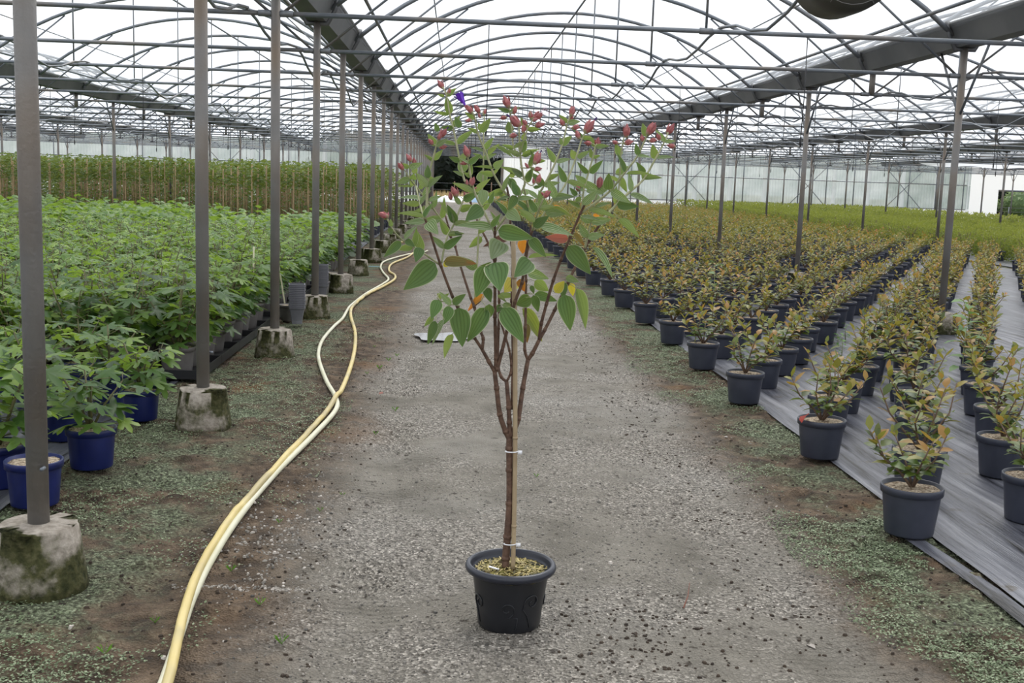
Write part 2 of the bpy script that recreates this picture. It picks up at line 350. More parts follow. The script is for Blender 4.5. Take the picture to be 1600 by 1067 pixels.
# ---- woven ground fabric under the crops
def fabric_material():
    m, n, l, b = mat('black_woven_fabric')
    tc = n.new('ShaderNodeTexCoord'); mp = n.new('ShaderNodeMapping'); mp.inputs['Scale'].default_value = (14, .7, 1); mp.inputs['Rotation'].default_value = (0, 0, -.05)
    l.new(tc.outputs['Object'], mp.inputs[0])
    no = node(n, 'ShaderNodeTexNoise', Scale=1.0, Detail=6, Roughness=.65); l.new(mp.outputs[0], no.inputs['Vector'])
    n2 = node(n, 'ShaderNodeTexNoise', Scale=1.3, Detail=5); l.new(tc.outputs['Object'], n2.inputs['Vector'])
    r = ramp(n, [(.37, (0.006, 0.006, 0.008)), (.43, (0.06, 0.062, 0.078)), (.55, (0.12, 0.123, 0.145)), (.72, (0.26, 0.262, 0.29))]); l.new(no.outputs['Fac'], r.inputs[0])  # pale blue-grey streaks: sky sheen on the black cloth, put into the colour
    n3 = node(n, 'ShaderNodeTexNoise', Scale=5.0, Detail=6, Roughness=.7); l.new(tc.outputs['Object'], n3.inputs['Vector'])
    r3 = ramp(n, [(.60, (0, 0, 0)), (.68, (1, 1, 1))]); l.new(n3.outputs['Fac'], r3.inputs[0])
    mx = node(n, 'ShaderNodeMix', data_type='RGBA'); l.new(r3.outputs[0], mx.inputs['Factor']); l.new(r.outputs[0], mx.inputs['A']); mx.inputs['B'].default_value = (.06, .05, .04, 1)
    l.new(mx.outputs['Result'], b.inputs['Base Color'])
    r2 = ramp(n, [(.35, (.30,)*3), (.65, (.5,)*3)]); l.new(n2.outputs['Fac'], r2.inputs[0]); l.new(r2.outputs[0], b.inputs['Roughness'])
    bp = node(n, 'ShaderNodeBump', Strength=.6, Distance=.03); l.new(no.outputs['Fac'], bp.inputs['Height']); l.new(bp.outputs['Normal'], b.inputs['Normal'])
    return m
M['fabric'] = fabric_material()
def fab_z(X, Y): return .014+(NZ(X, Y*.25, 9)-.5)*.016+(NZ(X, Y, .9)-.5)*.014
fx = np.concatenate([[2.0+.02], np.arange(2.08, 4.6, .05), np.arange(4.7, 11.2, .25)])
fy = np.concatenate([np.arange(0, 9, .12), np.arange(9, 63, .5)])
tag(put('floor_fabric', add_attr_grid(fx, fy, fab_z, 'floor_fabric', M['fabric'])), 'black woven ground fabric under the bronze shrub rows', kind='structure')
fx = np.concatenate([np.arange(-4.2, -1.84, .05)]); fy = np.arange(2, 34, .15)
tag(put('floor_fabric', add_attr_grid(fx, fy, fab_z, 'floor_fabric', M['fabric'])), 'black woven ground fabric beside the blue pots', kind='structure')
tag(put('floor_fabric', add_attr_grid(np.arange(-26, -4.2, 1.5), np.arange(2, 63, 2.0), lambda X, Y: X*0+.012, 'floor_fabric', M['fabric'])), 'black woven ground fabric under the dense green crop', kind='structure')
tag(put('floor_fabric', add_attr_grid(np.arange(11.3, 31, 1.5), np.arange(4, 63, 2.0), lambda X, Y: X*0+.012, 'floor_fabric', M['fabric'])), 'black woven ground fabric under the lime bushes', kind='structure')
# loose strip torn from the edge
mb = MB()


pts = [(1.92, 4.55), (1.95, 4.2), (1.975, 3.85), (1.97, 3.5), (1.95, 3.1), (1.94, 2.7)]
vs = []
for i, (x, y) in enumerate(pts): vs += [(x-.035, y, .008), (x, y, .012 if i < 2 else .03+.008*(i % 2)), (x+.04, y, .010)]
fs = [(3*i+k, 3*i+k+1, 3*i+k+4, 3*i+k+3) for i in range(len(pts)-1) for k in (0, 1)]
mb.add(vs, fs); tag(mb.build('fabric_strip', M['fabric']), 'folded black fabric strip curling off the ground cloth edge', 'fabric strip')
# puddle on the lane
mb = MB(); k = 48
mb.add([(-.08+(.26+.03*math.sin(3*a)+.02*math.sin(5*a+1))*math.cos(a), 10.05+(.30+.05*math.sin(2*a+1)+.03*math.cos(5*a))*math.sin(a), .014) for a in [2*PI*i/k for i in range(k)]], [tuple(range(k))])
m, n_, l_, b_ = mat('puddle_water'); b_.inputs['Base Color'].default_value = (.16, .147, .125, 1); b_.inputs['Roughness'].default_value = .06; b_.inputs['Specular IOR Level'].default_value = .8
tag(mb.build('puddle', m), 'shallow bright puddle on the gravel lane', 'puddle')

# ---- greenhouse frame
APEX = 4.14; HALF = BAY/2-.13; ZSPR = 3.0
RAD = (HALF**2+(APEX-ZSPR)**2)/(2*(APEX-ZSPR))
def arch_z(d): return APEX-(RAD-math.sqrt(max(RAD*RAD-d*d, 0)))
def arch_pts(n=22): return [(d, 0, arch_z(d)) for d in np.linspace(-HALF, HALF, n)]
PLACE = {-4: 'outermost bay on the fig side', -3: 'third bay beyond the hoses', -2: 'second bay beyond the hoses', -1: 'bay above the dense green fig crop', 0: 'bay above the gravel lane', 1: 'bay above the bronze shrub rows', 2: 'bay above the lime bushes', 3: 'bay beyond the lime bushes', 4: 'outermost bay past the lime bushes'}
SHORT = {-4: 'outermost fig-side bay', -3: 'third fig-side bay', -2: 'second fig-side bay', -1: 'fig crop bay', 0: 'gravel lane bay', 1: 'bronze shrub bay', 2: 'lime bush bay', 3: 'bay past lime bushes', 4: 'outermost lime-side bay'}
# film
for k in range(-4, 5):
    cx = GUTX[k]+BAY/2; mb = MB()
    prof = [(d, arch_z(d)+.045) for d in np.linspace(-HALF-.06, HALF+.06, 25)]
    for j, yy in enumerate(np.linspace(-12, YEND, 12)): mb.v += [(cx+d, yy, z) for d, z in prof]
    mb.f = [(j*25+i, j*25+i+1, j*25+26+i, j*25+25+i) for j in range(11) for i in range(24)]; mb.t = [.5]*len(mb.f)
    tag(mb.build('ceiling', M['film']), 'milky curved plastic film roof, '+PLACE[k], kind='structure')
# gutters
prof = [(-.15, .20), (-.07, .0), (.07, .0), (.15, .20), (.15, .225), (.19, .225), (.19, .215), (.165, .215), (.165, .19), (.085, -.012), (-.085, -.012), (-.165, .19), (-.165, .215), (-.19, .215), (-.19, .225), (-.15, .225)]
gw = {-4: 'outermost steel gutter on the fig side', -3: 'steel gutter three bays beyond the hoses', -2: 'steel gutter two bays beyond the fig crop', -1: 'steel gutter above the middle of the green crop', 0: 'dark steel gutter above the close row of posts by the hoses', 1: 'dark steel gutter above the bronze shrub rows', 2: 'steel gutter along the edge of the lime bushes', 3: 'steel gutter beyond the lime bushes', 4: 'steel gutter far past the lime bushes', 5: 'outermost steel gutter past the lime bushes'}
bracket = MB(); bracket.tube([(-.2, 0, .24), (-.17, 0, .1), (-.1, 0, -.03), (.1, 0, -.03), (.17, 0, .1), (.2, 0, .24)], .024, 6)
BRK = bracket.mesh('gutter_bracket', M['gutter'])
for k, gx in GUTX.items():
    mb = MB(); yy = np.linspace(-10, YEND, 8); n = len(prof)
    for y in yy: mb.v += [(x, y, z) for x, z in prof]
    mb.f = [(j*n+i, j*n+(i+1) % n, (j+1)*n+(i+1) % n, (j+1)*n+i) for j in range(len(yy)-1) for i in range(n)]; mb.t = [.5]*len(mb.f)
    g_ = thing('roof_gutter', gw[k], 'gutter', (gx, 0, ZGUT)); mb.build('trough', M['gutter'], g_, smooth=False)
    for i in ROWS:
        put('bracket', BRK, g_, (0, row_y(i), 0))
# hoops: arch, two braces, hanger rod
mb = MB(); mb.tube(arch_pts(), .026, 8); ARCH = mb.mesh('arch', M['steel'])
BR = []
for s in (-1, 1):
    mb = MB(); d = s*1.72; mb.tube([(s*(BAY/2-.06), .03, ZPIPE+.02), (d, .03, arch_z(d)-.03)], .0125, 6); BR.append(mb.mesh('brace', M['steel']))
mb = MB(); mb.tube([(.06, 0, ZPIPE), (.06, 0, arch_z(.06)-.02)], .010, 6); HANG = mb.mesh('hanger_rod', M['steel'])
mb = MB(); mb.tube([(-BAY/2, 0, 0), (BAY/2, 0, 0)], .0185, 8); PIPE = mb.mesh('cross_pipe', M['steel'])
mb = MB(); mb.tube([(-.05, 0, -.0), (.05, 0, 0)], .025, 8); CLAMP = mb.mesh('pipe_clamp', M['steel'])
for k in range(-4, 5):
    cx = GUTX[k]+BAY/2
    for i in ROWS:
        y = row_y(i)
        if not any(in_view(cx+d, y, zz) for d in (-3, 0, 3) for zz in (2.6, 3.3, 4.1)): continue
        at_ = 'level with the %s post by the hoses' % ORD[i] if i >= 0 else 'before the first post by the hoses'
        h = thing('roof_hoop', 'arched roof hoop, '+SHORT[k]+', '+at_, 'hoop', (cx, y, 0), 0, 'roof hoops, '+PLACE[k])
        put('arch', ARCH, h)
        put('brace', BR[0], h); put('brace', BR[1], h); put('hanger_rod', HANG, h)
        p = thing('cross_pipe', 'straight cross pipe, '+SHORT[k]+', '+at_, 'pipe', (cx, y, ZPIPE), 0, 'cross pipes, '+PLACE[k])
        put('pipe', PIPE, p); put('clamp', CLAMP, p, (.06, 0, 0)); put('clamp', CLAMP, p, (BAY/2-.08, 0, 0)); put('clamp', CLAMP, p, (-BAY/2+.08, 0, 0))
    for d, r, nm, what in ((0, .016, 'ridge_purlin', 'thin ridge pipe along the roof crown'), (-2.15, .009, 'roof_wire', 'thin wire strung along the roof slope'), (2.15, .009, 'roof_wire', 'thin wire strung along the roof slope'), (-2.78, .019, 'side_purlin', 'pipe along the foot of the roof slope'), (2.78, .019, 'side_purlin', 'pipe along the foot of the roof slope')):
        mb = MB(); mb.tube([(cx+d, y, arch_z(d)-.035-r) for y in np.linspace(-4, YEND, 6)], r, 6)
        tag(mb.build(nm, M['steel']), what+', '+PLACE[k], 'purlin', nm.replace('_', ' ')+'s, '+PLACE[k])
# irrigation pipes lying over the cross pipes with a sag between them
for X, lab in ((XL+BAY/2+.19, 'above the gravel lane'), (XL-BAY/2+.19, 'above the green fig crop'), (XL+BAY+.20, 'beside the posts in the bronze shrubs'), (XL+1.5*BAY+.19, 'above the shrub bay past those posts'), (XL-.20, 'beside the close row of posts'), (XL-1.5*BAY+.19, 'two bays beyond the hoses')):
    pts = []
    for i in range(-2, 24):
        for t in (0, .02, .17, .33, .5, .67, .83, .98):
            sag = .17*math.sin(PI*min(1, max(0, (t-.02)/.96)))**2*(1 if i % 2 else .6); pts.append((X+.02*math.sin(i*2.1+t), row_y(i)+t*DY, ZPIPE+.030-sag*(1 if t else 0)))
    mb = MB(); mb.tube(pts, .012, 6); tag(mb.build('irrigation_pipe', M['steel']), 'sagging grey irrigation pipe laid over the cross pipes '+lab, 'pipe')
# hanging droppers
mb = MB(); mb.tube([(0, 0, 0), (.006, 0, -.4), (0, 0, -.75)], .004, 5); DROP = mb.mesh('dropper_tube', M['black_plastic'])
mb = MB(); mb.lathe([(.003, -.74), (.009, -.76), (.009, -.80), (.003, -.83)], 8); NOZ = mb.mesh('nozzle', M['black_plastic'])
for k in (-1, 0, 1):
    for i in range(2, 22, 2):
        for d in (-1.6, .85):
            x, y = GUTX[k]+BAY/2+d, row_y(i)
            o = thing('hanging_dropper', 'thin black dropper hanging from a cross pipe, '+PLACE[k], 'dropper', (x, y, ZPIPE-.02), random.random(), 'droppers, '+PLACE[k])
            put('nozzle', NOZ, put('tube', DROP, o))
# posts
def foot_mesh(square):
    mb = MB()
    if square: mb.lathe([(.135, -.03), (.13, .06), (.122, .215), (.122, .215), (.118, .224), (.118, .224), (.03, .227)], 40, square=.85)
    else: mb.lathe([(.158, -.03), (.153, .03), (.141, .12), (.1285, .214), (.1285, .214), (.124, .2225), (.124, .2225), (.03, .226)], 40)
    rr = random.Random(5+square)
    mb.v = [(x*(1+rr.uniform(-.004, .004)), y*(1+rr.uniform(-.004, .004)), z) for x, y, z in mb.v]
    return mb.mesh('concrete_footing', M['concrete'])
FOOT = [foot_mesh(0), foot_mesh(1)]
mb = MB(); mb.tube([(0, 0, .2), (0, 0, ZGUT)], .0355, 20); POLE = mb.mesh('pole', M['post'])
mb = MB(); mb.tube([(0, 0, ZPIPE), (0, 0, ZGUT)], .036, 12); STUB = mb.mesh('stub', M['post'])
VS = []
for s in (-1, 1):
    mb = MB(); mb.tube([(0, 0, 2.2), (0, s*.55, ZGUT-.01)], .014, 6); VS.append(mb.mesh('strut', M['steel']))
mb = MB(); mb.tube([(.03, -.02, .42), (.03, -.045, .42)], .007, 8); BOLT = mb.mesh('bolt', M['steel'])
for i in range(0, 24):
    lab = 'grey steel post on a mossy concrete footing, %s along the hoses from the blue pots' % ORD[i]
    t = thing('greenhouse_post', lab, 'post', (XL, row_y(i), 0), i*1.3 if i not in (4, 5, 6, 7, 8) else .1*i, 'close row of posts beside the hoses')
    pl_ = put('pole', POLE, t); put('concrete_footing', FOOT[1 if i in (4, 6, 7) else 0], t); put('bolt', BOLT, pl_)
for k, gx in GUTX.items():
    if k == 0: continue
    for i in range(-1, 24):
        y = row_y(i)
        if not in_view(gx, y, 2.0): continue
        lab = {1: 'standing among the bronze shrubs', 2: 'at the edge of the lime bushes', -1: 'standing in the green fig crop', 3: 'among the far lime bushes'}.get(k, 'in a far outer row')
        if i % 2:
            t = thing('greenhouse_post', 'tall slim grey steel post '+lab, 'post', (gx, y, 0), 0, 'slim posts '+lab)
            pl_ = put('pole', POLE, t); put('strut', VS[0], pl_); put('strut', VS[1], pl_); put('concrete_footing', FOOT[1], t)
        else:
            t = thing('gutter_stub', 'short steel stub under a gutter, row '+lab, 'stub', (gx, y, 0), 0, 'gutter stubs '+lab)
            put('stub', STUB, t)

# ---- end wall
YW = YEND+.12
wall = thing('wall_back', None, None, (0, YW, 0)); tag(wall, 'far end wall of ribbed clear sheets over a white base', kind='structure')
def panel_mesh(w, h):
    n = int(round(w/.17)); mb = MB(); vs = []
    for i in range(4*n+1):
        x = w*i/(4*n); yy = (0, .035, 0, -.035)[i % 4]; vs += [(x, yy, 0), (x, yy, h)]
    mb.add(vs, [(2*i, 2*i+2, 2*i+3, 2*i+1) for i in range(4*n)])
    return mb.mesh('sheet_panel', M['poly'], smooth=False)
PW = 2.0
PU, PL, PLL = panel_mesh(PW-.02, 1.25), panel_mesh(PW-.02, 1.36), panel_mesh(PW-.02, .9)
mb = MB(); mb.add([(-.13, -.05, .6), (.13, -.05, .6), (.13, -.05, 3.25), (-.13, -.05, 3.25)], [(0, 1, 2, 3)]); BAND = mb.mesh('white_strip', M['white_sheet'])
mb = MB(); mb.add([(0, -.06, 0), (PW, -.06, 0), (PW, -.06, .6), (0, -.06, .6)], [(0, 1, 2, 3)]); BASE = mb.mesh('base_panel', M['white_sheet'])
xs_left = [x for x in np.arange(-27.4, -1.4-PW+.01, PW)]
xs_right = [x for x in np.arange(5.45, 29.0-PW+.6, PW)]
for x in xs_left+xs_right:
    put('sheet_panel', PU, wall, (x, 0, 2.0)); put('sheet_panel', PL, wall, (x, 0, .62)); put('white_strip', BAND, wall, (x, 0, 0)); put('base_panel', BASE, wall, (x, 0, 0))
for a, b2 in ((-27.4, -1.4), (5.45, 29.2)):
    for z in (.6, 1.97, 3.25):
        mb = MB(); mb.tube([(a, -.09, z), (b2, -.09, z)], .024, 6); mb.build('rail', M['steel'], wall)
mb = MB(); nn = 60
for i in range(nn+1):
    x = 2.5+2.95*i/nn; yy = .02*(i % 2); mb.v += [(x, yy, 0), (x, yy, 3.3)]
mb.f = [(2*i, 2*i+2, 2*i+3, 2*i+1) for i in range(nn)]; mb.t = [.5]*nn
mb.build('white_ribbed_sheet', M['white_sheet'], wall, smooth=False)
mb = MB(); mb.add([(29.2, 0, 0), (31.1, 0, 0), (31.1, 0, 3.35), (29.2, 0, 3.35)], [(0, 1, 2, 3)]); mb.build('white_panel', M['white_sheet'], wall)
mb = MB(); mb.add([(31.1, 0, 1.75), (40, 0, 1.75), (40, 0, 3.6), (31.1, 0, 3.6)], [(0, 1, 2, 3)]); mb.build('roller_curtain', M['white_sheet'], wall)
mb = MB(); mb.tube([(31.1, 0, 1.75), (40, 0, 1.75)], .05, 8); mb.build('curtain_roller', M['steel'], wall)
for x in (-1.4, 2.5): mb = MB(); mb.box(x-.07, x+.07, -.09, .09, 0, 3.3); mb.build('door_post', M['post'], wall, smooth=False)
mb = MB(); mb.box(-1.4, 2.5, -.07, .07, 3.2, 3.34); mb.build('door_beam', M['post'], wall, smooth=False)
for k in range(-4, 6):          # gable film and its uprights
    if k > 4: continue
    cx = GUTX[k]+BAY/2; mb = MB(); ds = np.linspace(-HALF, HALF, 17)
    mb.v = [(cx+d, 0, 3.25) for d in ds]+[(cx+d, 0, max(arch_z(d), 3.26)) for d in ds]; mb.f = [(i, i+1, i+18, i+17) for i in range(16)]; mb.t = [.5]*16
    mb.build('gable_film', M['film'], wall)
    for d in (-1.6, 0, 1.6):
        mb = MB(); mb.tube([(cx+d, -.06, 0 if k not in (0,) else 3.3), (cx+d, -.06, arch_z(d))], .03, 6); mb.build('gable_upright', M['steel'], wall)
for xa in (-14.2, -7.0, 11.8, 18.6, 24.2):     # cross braces
    for s in (0, 1):
        mb = MB(); mb.tube([(xa, -.16-.03*s, .3 if s else 3.0), (xa+2.6, -.16-.03*s, 3.0 if s else .3)], .02, 6); mb.build('cross_brace', M['steel'], wall)
# curved hoses hanging on the end wall
for x in (10.4, 14.4, 18.4, 22.4, 26.6):
    mb = MB(); mb.tube([(x+.9, -.3, 3.2), (x+.5, -.3, 3.15), (x+.15, -.3, 2.9), (x, -.3, 2.5), (x-.03, -.3, 2.0)], .02, 6)
    tag(mb.build('hanging_tube', M['black_plastic']), 'curved dark tube hanging before the ribbed end wall', 'tube', 'curved tubes before the end wall')
# side wall on the fig side
wl_ = thing('wall_left', None, None, (GUTX[-4]-.2, 0, 0)); tag(wl_, 'side wall of clear film beyond the fig crop', kind='structure')
mb = MB(); mb.add([(0, -10, .5), (0, YEND, .5), (0, YEND, 3.1), (0, -10, 3.1)], [(0, 1, 2, 3)]); mb.build('film_sheet', M['film'], wl_)
mb = MB(); mb.box(-.05, .05, -10, YEND, 0, .5); mb.build('base_panel', M['white_sheet'], wl_)

# stems of the potted plant, metres from the pot base: (points, start radius, end radius, kind)
STEMS=[
 ([(-0.0167,0.0000,0.2180),(-0.0137,0.0000,0.2911),(-0.0099,0.0000,0.4021),(-0.0135,0.0000,0.5119),(-0.0171,0.0000,0.5832),(-0.0172,0.0000,0.6166)],0.0125,0.0105,'wood'),
 ([(-0.0181,0.0000,0.6124),(-0.0312,-0.0025,0.6377),(-0.0516,-0.0077,0.6945),(-0.0647,-0.0154,0.7801),(-0.0725,-0.0200,0.8319)],0.0085,0.0070,'wood'),
 ([(-0.0725,-0.0200,0.8319),(-0.0917,-0.0246,0.8647),(-0.1142,-0.0300,0.9035)],0.0060,0.0055,'wood'),
 ([(-0.1142,-0.0300,0.9035),(-0.1116,-0.0151,0.9357),(-0.1209,-0.0032,0.9601),(-0.1417,0.0301,1.0305),(-0.1532,0.0432,1.0572),(-0.1898,0.0907,1.1579),(-0.2072,0.1169,1.2149),(-0.2224,0.1313,1.2444),(-0.2303,0.1447,1.2743),(-0.2407,0.1600,1.3084)],0.0050,0.0030,'wood'),
 ([(-0.1142,-0.0300,0.9035),(-0.1402,-0.0371,0.9421),(-0.1671,-0.0440,0.9784),(-0.1943,-0.0540,1.0366),(-0.2118,-0.0602,1.0724),(-0.2487,-0.0759,1.1649),(-0.2872,-0.0949,1.2770),(-0.2992,-0.1000,1.3055)],0.0050,0.0035,'wood'),
 ([(-0.0725,-0.0200,0.8319),(-0.0649,-0.0228,0.8427),(-0.0530,-0.0345,0.8977),(-0.0382,-0.0506,0.9728),(-0.0184,-0.0701,1.0611),(0.0004,-0.0840,1.1221),(0.0045,-0.0975,1.1838),(0.0121,-0.1108,1.2428),(0.0236,-0.1200,1.2820)],0.0060,0.0040,'wood'),
 ([(-0.0708,-0.0200,0.8421),(-0.0703,-0.0304,0.8784),(-0.0788,-0.0701,1.0140),(-0.0827,-0.0989,1.1094),(-0.0858,-0.1245,1.1927),(-0.0899,-0.1502,1.2742),(-0.0912,-0.1600,1.3048)],0.0060,0.0035,'wood'),
 ([(-0.0170,0.0000,0.6166),(-0.0194,0.0082,0.6648),(-0.0226,0.0160,0.7109),(-0.0317,0.0300,0.7932)],0.0080,0.0065,'wood'),
 ([(-0.0317,0.0300,0.7932),(-0.0495,0.0361,0.8082),(-0.0607,0.0484,0.8536),(-0.0610,0.0761,0.9593),(-0.0608,0.0981,1.0437),(-0.0688,0.1191,1.1242),(-0.0956,0.1434,1.2147),(-0.1325,0.1638,1.2848),(-0.1612,0.1833,1.3556),(-0.1794,0.2000,1.4188)],0.0050,0.0030,'wood'),
 ([(-0.0317,0.0300,0.7932),(-0.0202,0.0338,0.8177),(-0.0180,0.0381,0.8481),(-0.0261,0.0447,0.8944),(-0.0430,0.0524,0.9465),(-0.0627,0.0600,0.9964)],0.0040,0.0030,'wood'),
 ([(-0.0162,0.0000,0.6167),(-0.0024,0.0075,0.6445),(0.0092,0.0156,0.6763),(0.0216,0.0387,0.7721),(0.0362,0.0600,0.8604)],0.0080,0.0070,'wood'),
 ([(0.0362,0.0600,0.8604),(0.0249,0.0631,0.8929),(0.0249,0.0695,0.9625),(0.0225,0.0834,1.1135),(0.0206,0.0896,1.1806),(0.0329,0.0959,1.2480),(0.0316,0.1000,1.2926)],0.0050,0.0030,'wood'),
 ([(0.0362,0.0600,0.8604),(0.0496,0.0566,0.8821),(0.0691,0.0500,0.9271)],0.0065,0.0060,'wood'),
 ([(0.0691,0.0500,0.9271),(0.0733,0.0373,0.9825),(0.0860,0.0222,1.0459),(0.1036,0.0031,1.1251),(0.1233,-0.0135,1.1910),(0.1484,-0.0324,1.2642),(0.1732,-0.0508,1.3343),(0.1868,-0.0600,1.3680)],0.0055,0.0035,'wood'),
 ([(0.0691,0.0500,0.9271),(0.0859,0.0568,0.9576),(0.1175,0.0709,1.0228),(0.1570,0.0889,1.1066),(0.1887,0.1037,1.1764),(0.2262,0.1190,1.2465),(0.2672,0.1340,1.3130),(0.2834,0.1400,1.3401)],0.0055,0.0040,'wood'),
 ([(-0.0114,0.0300,0.7021),(-0.0120,0.0461,0.8656),(-0.0213,0.0642,1.0485),(-0.0233,0.0782,1.1903),(-0.0311,0.0841,1.2487),(-0.0351,0.0909,1.3172),(-0.0420,0.0971,1.3794),(-0.0479,0.1000,1.4074)],0.0060,0.0035,'wood'),
 ([(-0.2992,-0.1000,1.3055),(-0.2942,-0.1069,1.3478),(-0.2937,-0.1157,1.4009),(-0.2902,-0.1219,1.4387),(-0.2803,-0.1284,1.4764),(-0.2692,-0.1361,1.5213),(-0.2640,-0.1400,1.5436)],0.0035,0.0020,'green'),
 ([(-0.2503,-0.0700,1.1663),(-0.3082,-0.1130,1.2083),(-0.3308,-0.1299,1.2239),(-0.3587,-0.1499,1.2394),(-0.3889,-0.1777,1.2719),(-0.4040,-0.2000,1.3039)],0.0025,0.0020,'green'),
 ([(-0.2466,-0.0700,1.1723),(-0.2401,-0.0559,1.2164),(-0.2295,-0.0426,1.2570),(-0.2127,-0.0315,1.2882),(-0.1963,-0.0166,1.3332),(-0.1852,-0.0068,1.3627),(-0.1759,0.0000,1.3824)],0.0025,0.0020,'green'),
 ([(-0.0899,-0.1500,1.2742),(-0.1007,-0.1557,1.2911),(-0.1271,-0.1715,1.3397),(-0.1498,-0.1849,1.3803),(-0.1643,-0.1991,1.4261),(-0.1735,-0.2128,1.4715),(-0.1779,-0.2200,1.4949)],0.0030,0.0020,'green'),
 ([(-0.0899,-0.1500,1.2742),(-0.0798,-0.1530,1.2917),(-0.0558,-0.1595,1.3285),(-0.0263,-0.1676,1.3747),(-0.0075,-0.1747,1.4183),(-0.0144,-0.1793,1.4477),(-0.0241,-0.1872,1.4990),(-0.0314,-0.2000,1.5825)],0.0030,0.0020,'green'),
 ([(-0.0245,-0.1900,1.5063),(-0.0169,-0.2001,1.5393),(-0.0078,-0.2113,1.5756),(0.0055,-0.2200,1.6010)],0.0020,0.0016,'green'),
 ([(-0.0245,-0.1900,1.5063),(-0.0433,-0.1838,1.5205),(-0.0500,-0.1706,1.5703),(-0.0575,-0.1560,1.6258),(-0.0628,-0.1500,1.6480)],0.0020,0.0016,'green'),
 ([(0.0316,0.1000,1.2926),(0.0223,0.0735,1.3336),(0.0110,0.0455,1.3760),(0.0002,0.0200,1.4135)],0.0025,0.0020,'green'),
 ([(0.0236,-0.1200,1.2820),(0.0282,-0.1404,1.3078),(0.0384,-0.1741,1.3488),(0.0466,-0.2000,1.3795)],0.0025,0.0020,'green'),
 ([(-0.1794,0.2000,1.4188),(-0.1861,0.2022,1.4351),(-0.1986,0.2087,1.4841),(-0.2095,0.2151,1.5332),(-0.2235,0.2226,1.5903),(-0.2357,0.2286,1.6352),(-0.2469,0.2360,1.6923),(-0.2601,0.2400,1.7206)],0.0030,0.0018,'green'),
 ([(-0.1412,0.0600,1.0271),(-0.1360,0.0840,1.1457),(-0.1327,0.1064,1.2566),(-0.1304,0.1206,1.3274),(-0.1242,0.1365,1.4066),(-0.1231,0.1540,1.4940),(-0.1249,0.1678,1.5631),(-0.1235,0.1800,1.6244)],0.0025,0.0018,'green'),
 ([(-0.2303,0.1500,1.2741),(-0.2545,0.1328,1.2986),(-0.2815,0.1108,1.3330),(-0.3100,0.0873,1.3688),(-0.3341,0.0667,1.4002),(-0.3539,0.0506,1.4234),(-0.3637,0.0400,1.4407)],0.0025,0.0020,'green'),
 ([(-0.3538,0.0500,1.4234),(-0.3543,0.0441,1.4568),(-0.3546,0.0400,1.4803)],0.0015,0.0015,'green'),
 ([(-0.2992,-0.1000,1.3055),(-0.3035,-0.0898,1.3108),(-0.3167,-0.0326,1.3463),(-0.3335,0.0500,1.4003)],0.0020,0.0020,'green'),
 ([(-0.0418,0.1000,1.3794),(-0.0577,0.0970,1.3950),(-0.0900,0.0889,1.4441),(-0.1164,0.0793,1.5074),(-0.1445,0.0698,1.5688),(-0.1548,0.0633,1.6133),(-0.1644,0.0600,1.6343)],0.0030,0.0020,'green'),
 ([(0.0236,-0.1200,1.2820),(0.0427,-0.1122,1.3014),(0.0615,-0.0999,1.3399),(0.0921,-0.0853,1.3808),(0.1210,-0.0715,1.4200),(0.1527,-0.0468,1.5008),(0.1722,-0.0280,1.5647),(0.1878,-0.0200,1.5886)],0.0030,0.0020,'green'),
 ([(0.0317,0.1000,1.2885),(0.0521,0.1146,1.3761),(0.0717,0.1217,1.4152),(0.1030,0.1335,1.4811),(0.1269,0.1449,1.5469),(0.1429,0.1564,1.6166),(0.1507,0.1600,1.6372)],0.0030,0.0020,'green'),
 ([(0.1774,-0.0500,1.3383),(0.2158,-0.0638,1.3690),(0.2562,-0.0791,1.4053),(0.2941,-0.0978,1.4583),(0.3299,-0.1166,1.5125),(0.3511,-0.1342,1.5691),(0.3607,-0.1400,1.5860)],0.0030,0.0020,'green'),
 ([(0.1774,-0.0500,1.3383),(0.1800,-0.0445,1.3616),(0.1822,-0.0345,1.4043),(0.1953,-0.0223,1.4553),(0.2093,-0.0101,1.5065),(0.2158,-0.0026,1.5380),(0.2216,0.0000,1.5479)],0.0025,0.0020,'green'),
 ([(0.2667,0.1300,1.3131),(0.3125,0.1470,1.3634),(0.3565,0.1622,1.4058),(0.3988,0.1762,1.4442),(0.4357,0.1944,1.5075),(0.4695,0.2122,1.5711),(0.4806,0.2200,1.6007)],0.0035,0.0020,'green'),
 ([(0.2092,0.1000,1.2204),(0.2151,0.0934,1.2558),(0.2234,0.0840,1.3053),(0.2298,0.0737,1.3604),(0.2382,0.0658,1.4010),(0.2423,0.0600,1.4312)],0.0025,0.0018,'green'),
 ([(0.3143,0.1600,1.3632),(0.3166,0.1404,1.4334),(0.3136,0.1174,1.5143),(0.3184,0.1000,1.5743)],0.0020,0.0018,'green'),
 ([(-0.0231,-0.1900,1.4659),(0.0046,-0.1941,1.4668),(0.0168,-0.1974,1.4855),(0.0216,-0.2000,1.5022)],0.0015,0.0013,'green'),
 ([(-0.0145,-0.1900,1.4329),(0.0088,-0.2148,1.4154),(0.0222,-0.2300,1.4269)],0.0015,0.0013,'green'),
 ([(-0.1414,0.0500,1.0283),(-0.1203,0.0200,1.0505)],0.0015,0.0015,'wood'),
 ([(-0.2145,-0.0600,1.0565),(-0.2436,-0.0848,1.0564),(-0.2572,-0.1000,1.0694)],0.0020,0.0015,'green'),
 ([(-0.1886,-0.0600,1.0414),(-0.2141,-0.0882,1.0478),(-0.2536,-0.1400,1.0293)],0.0020,0.0015,'green'),
]
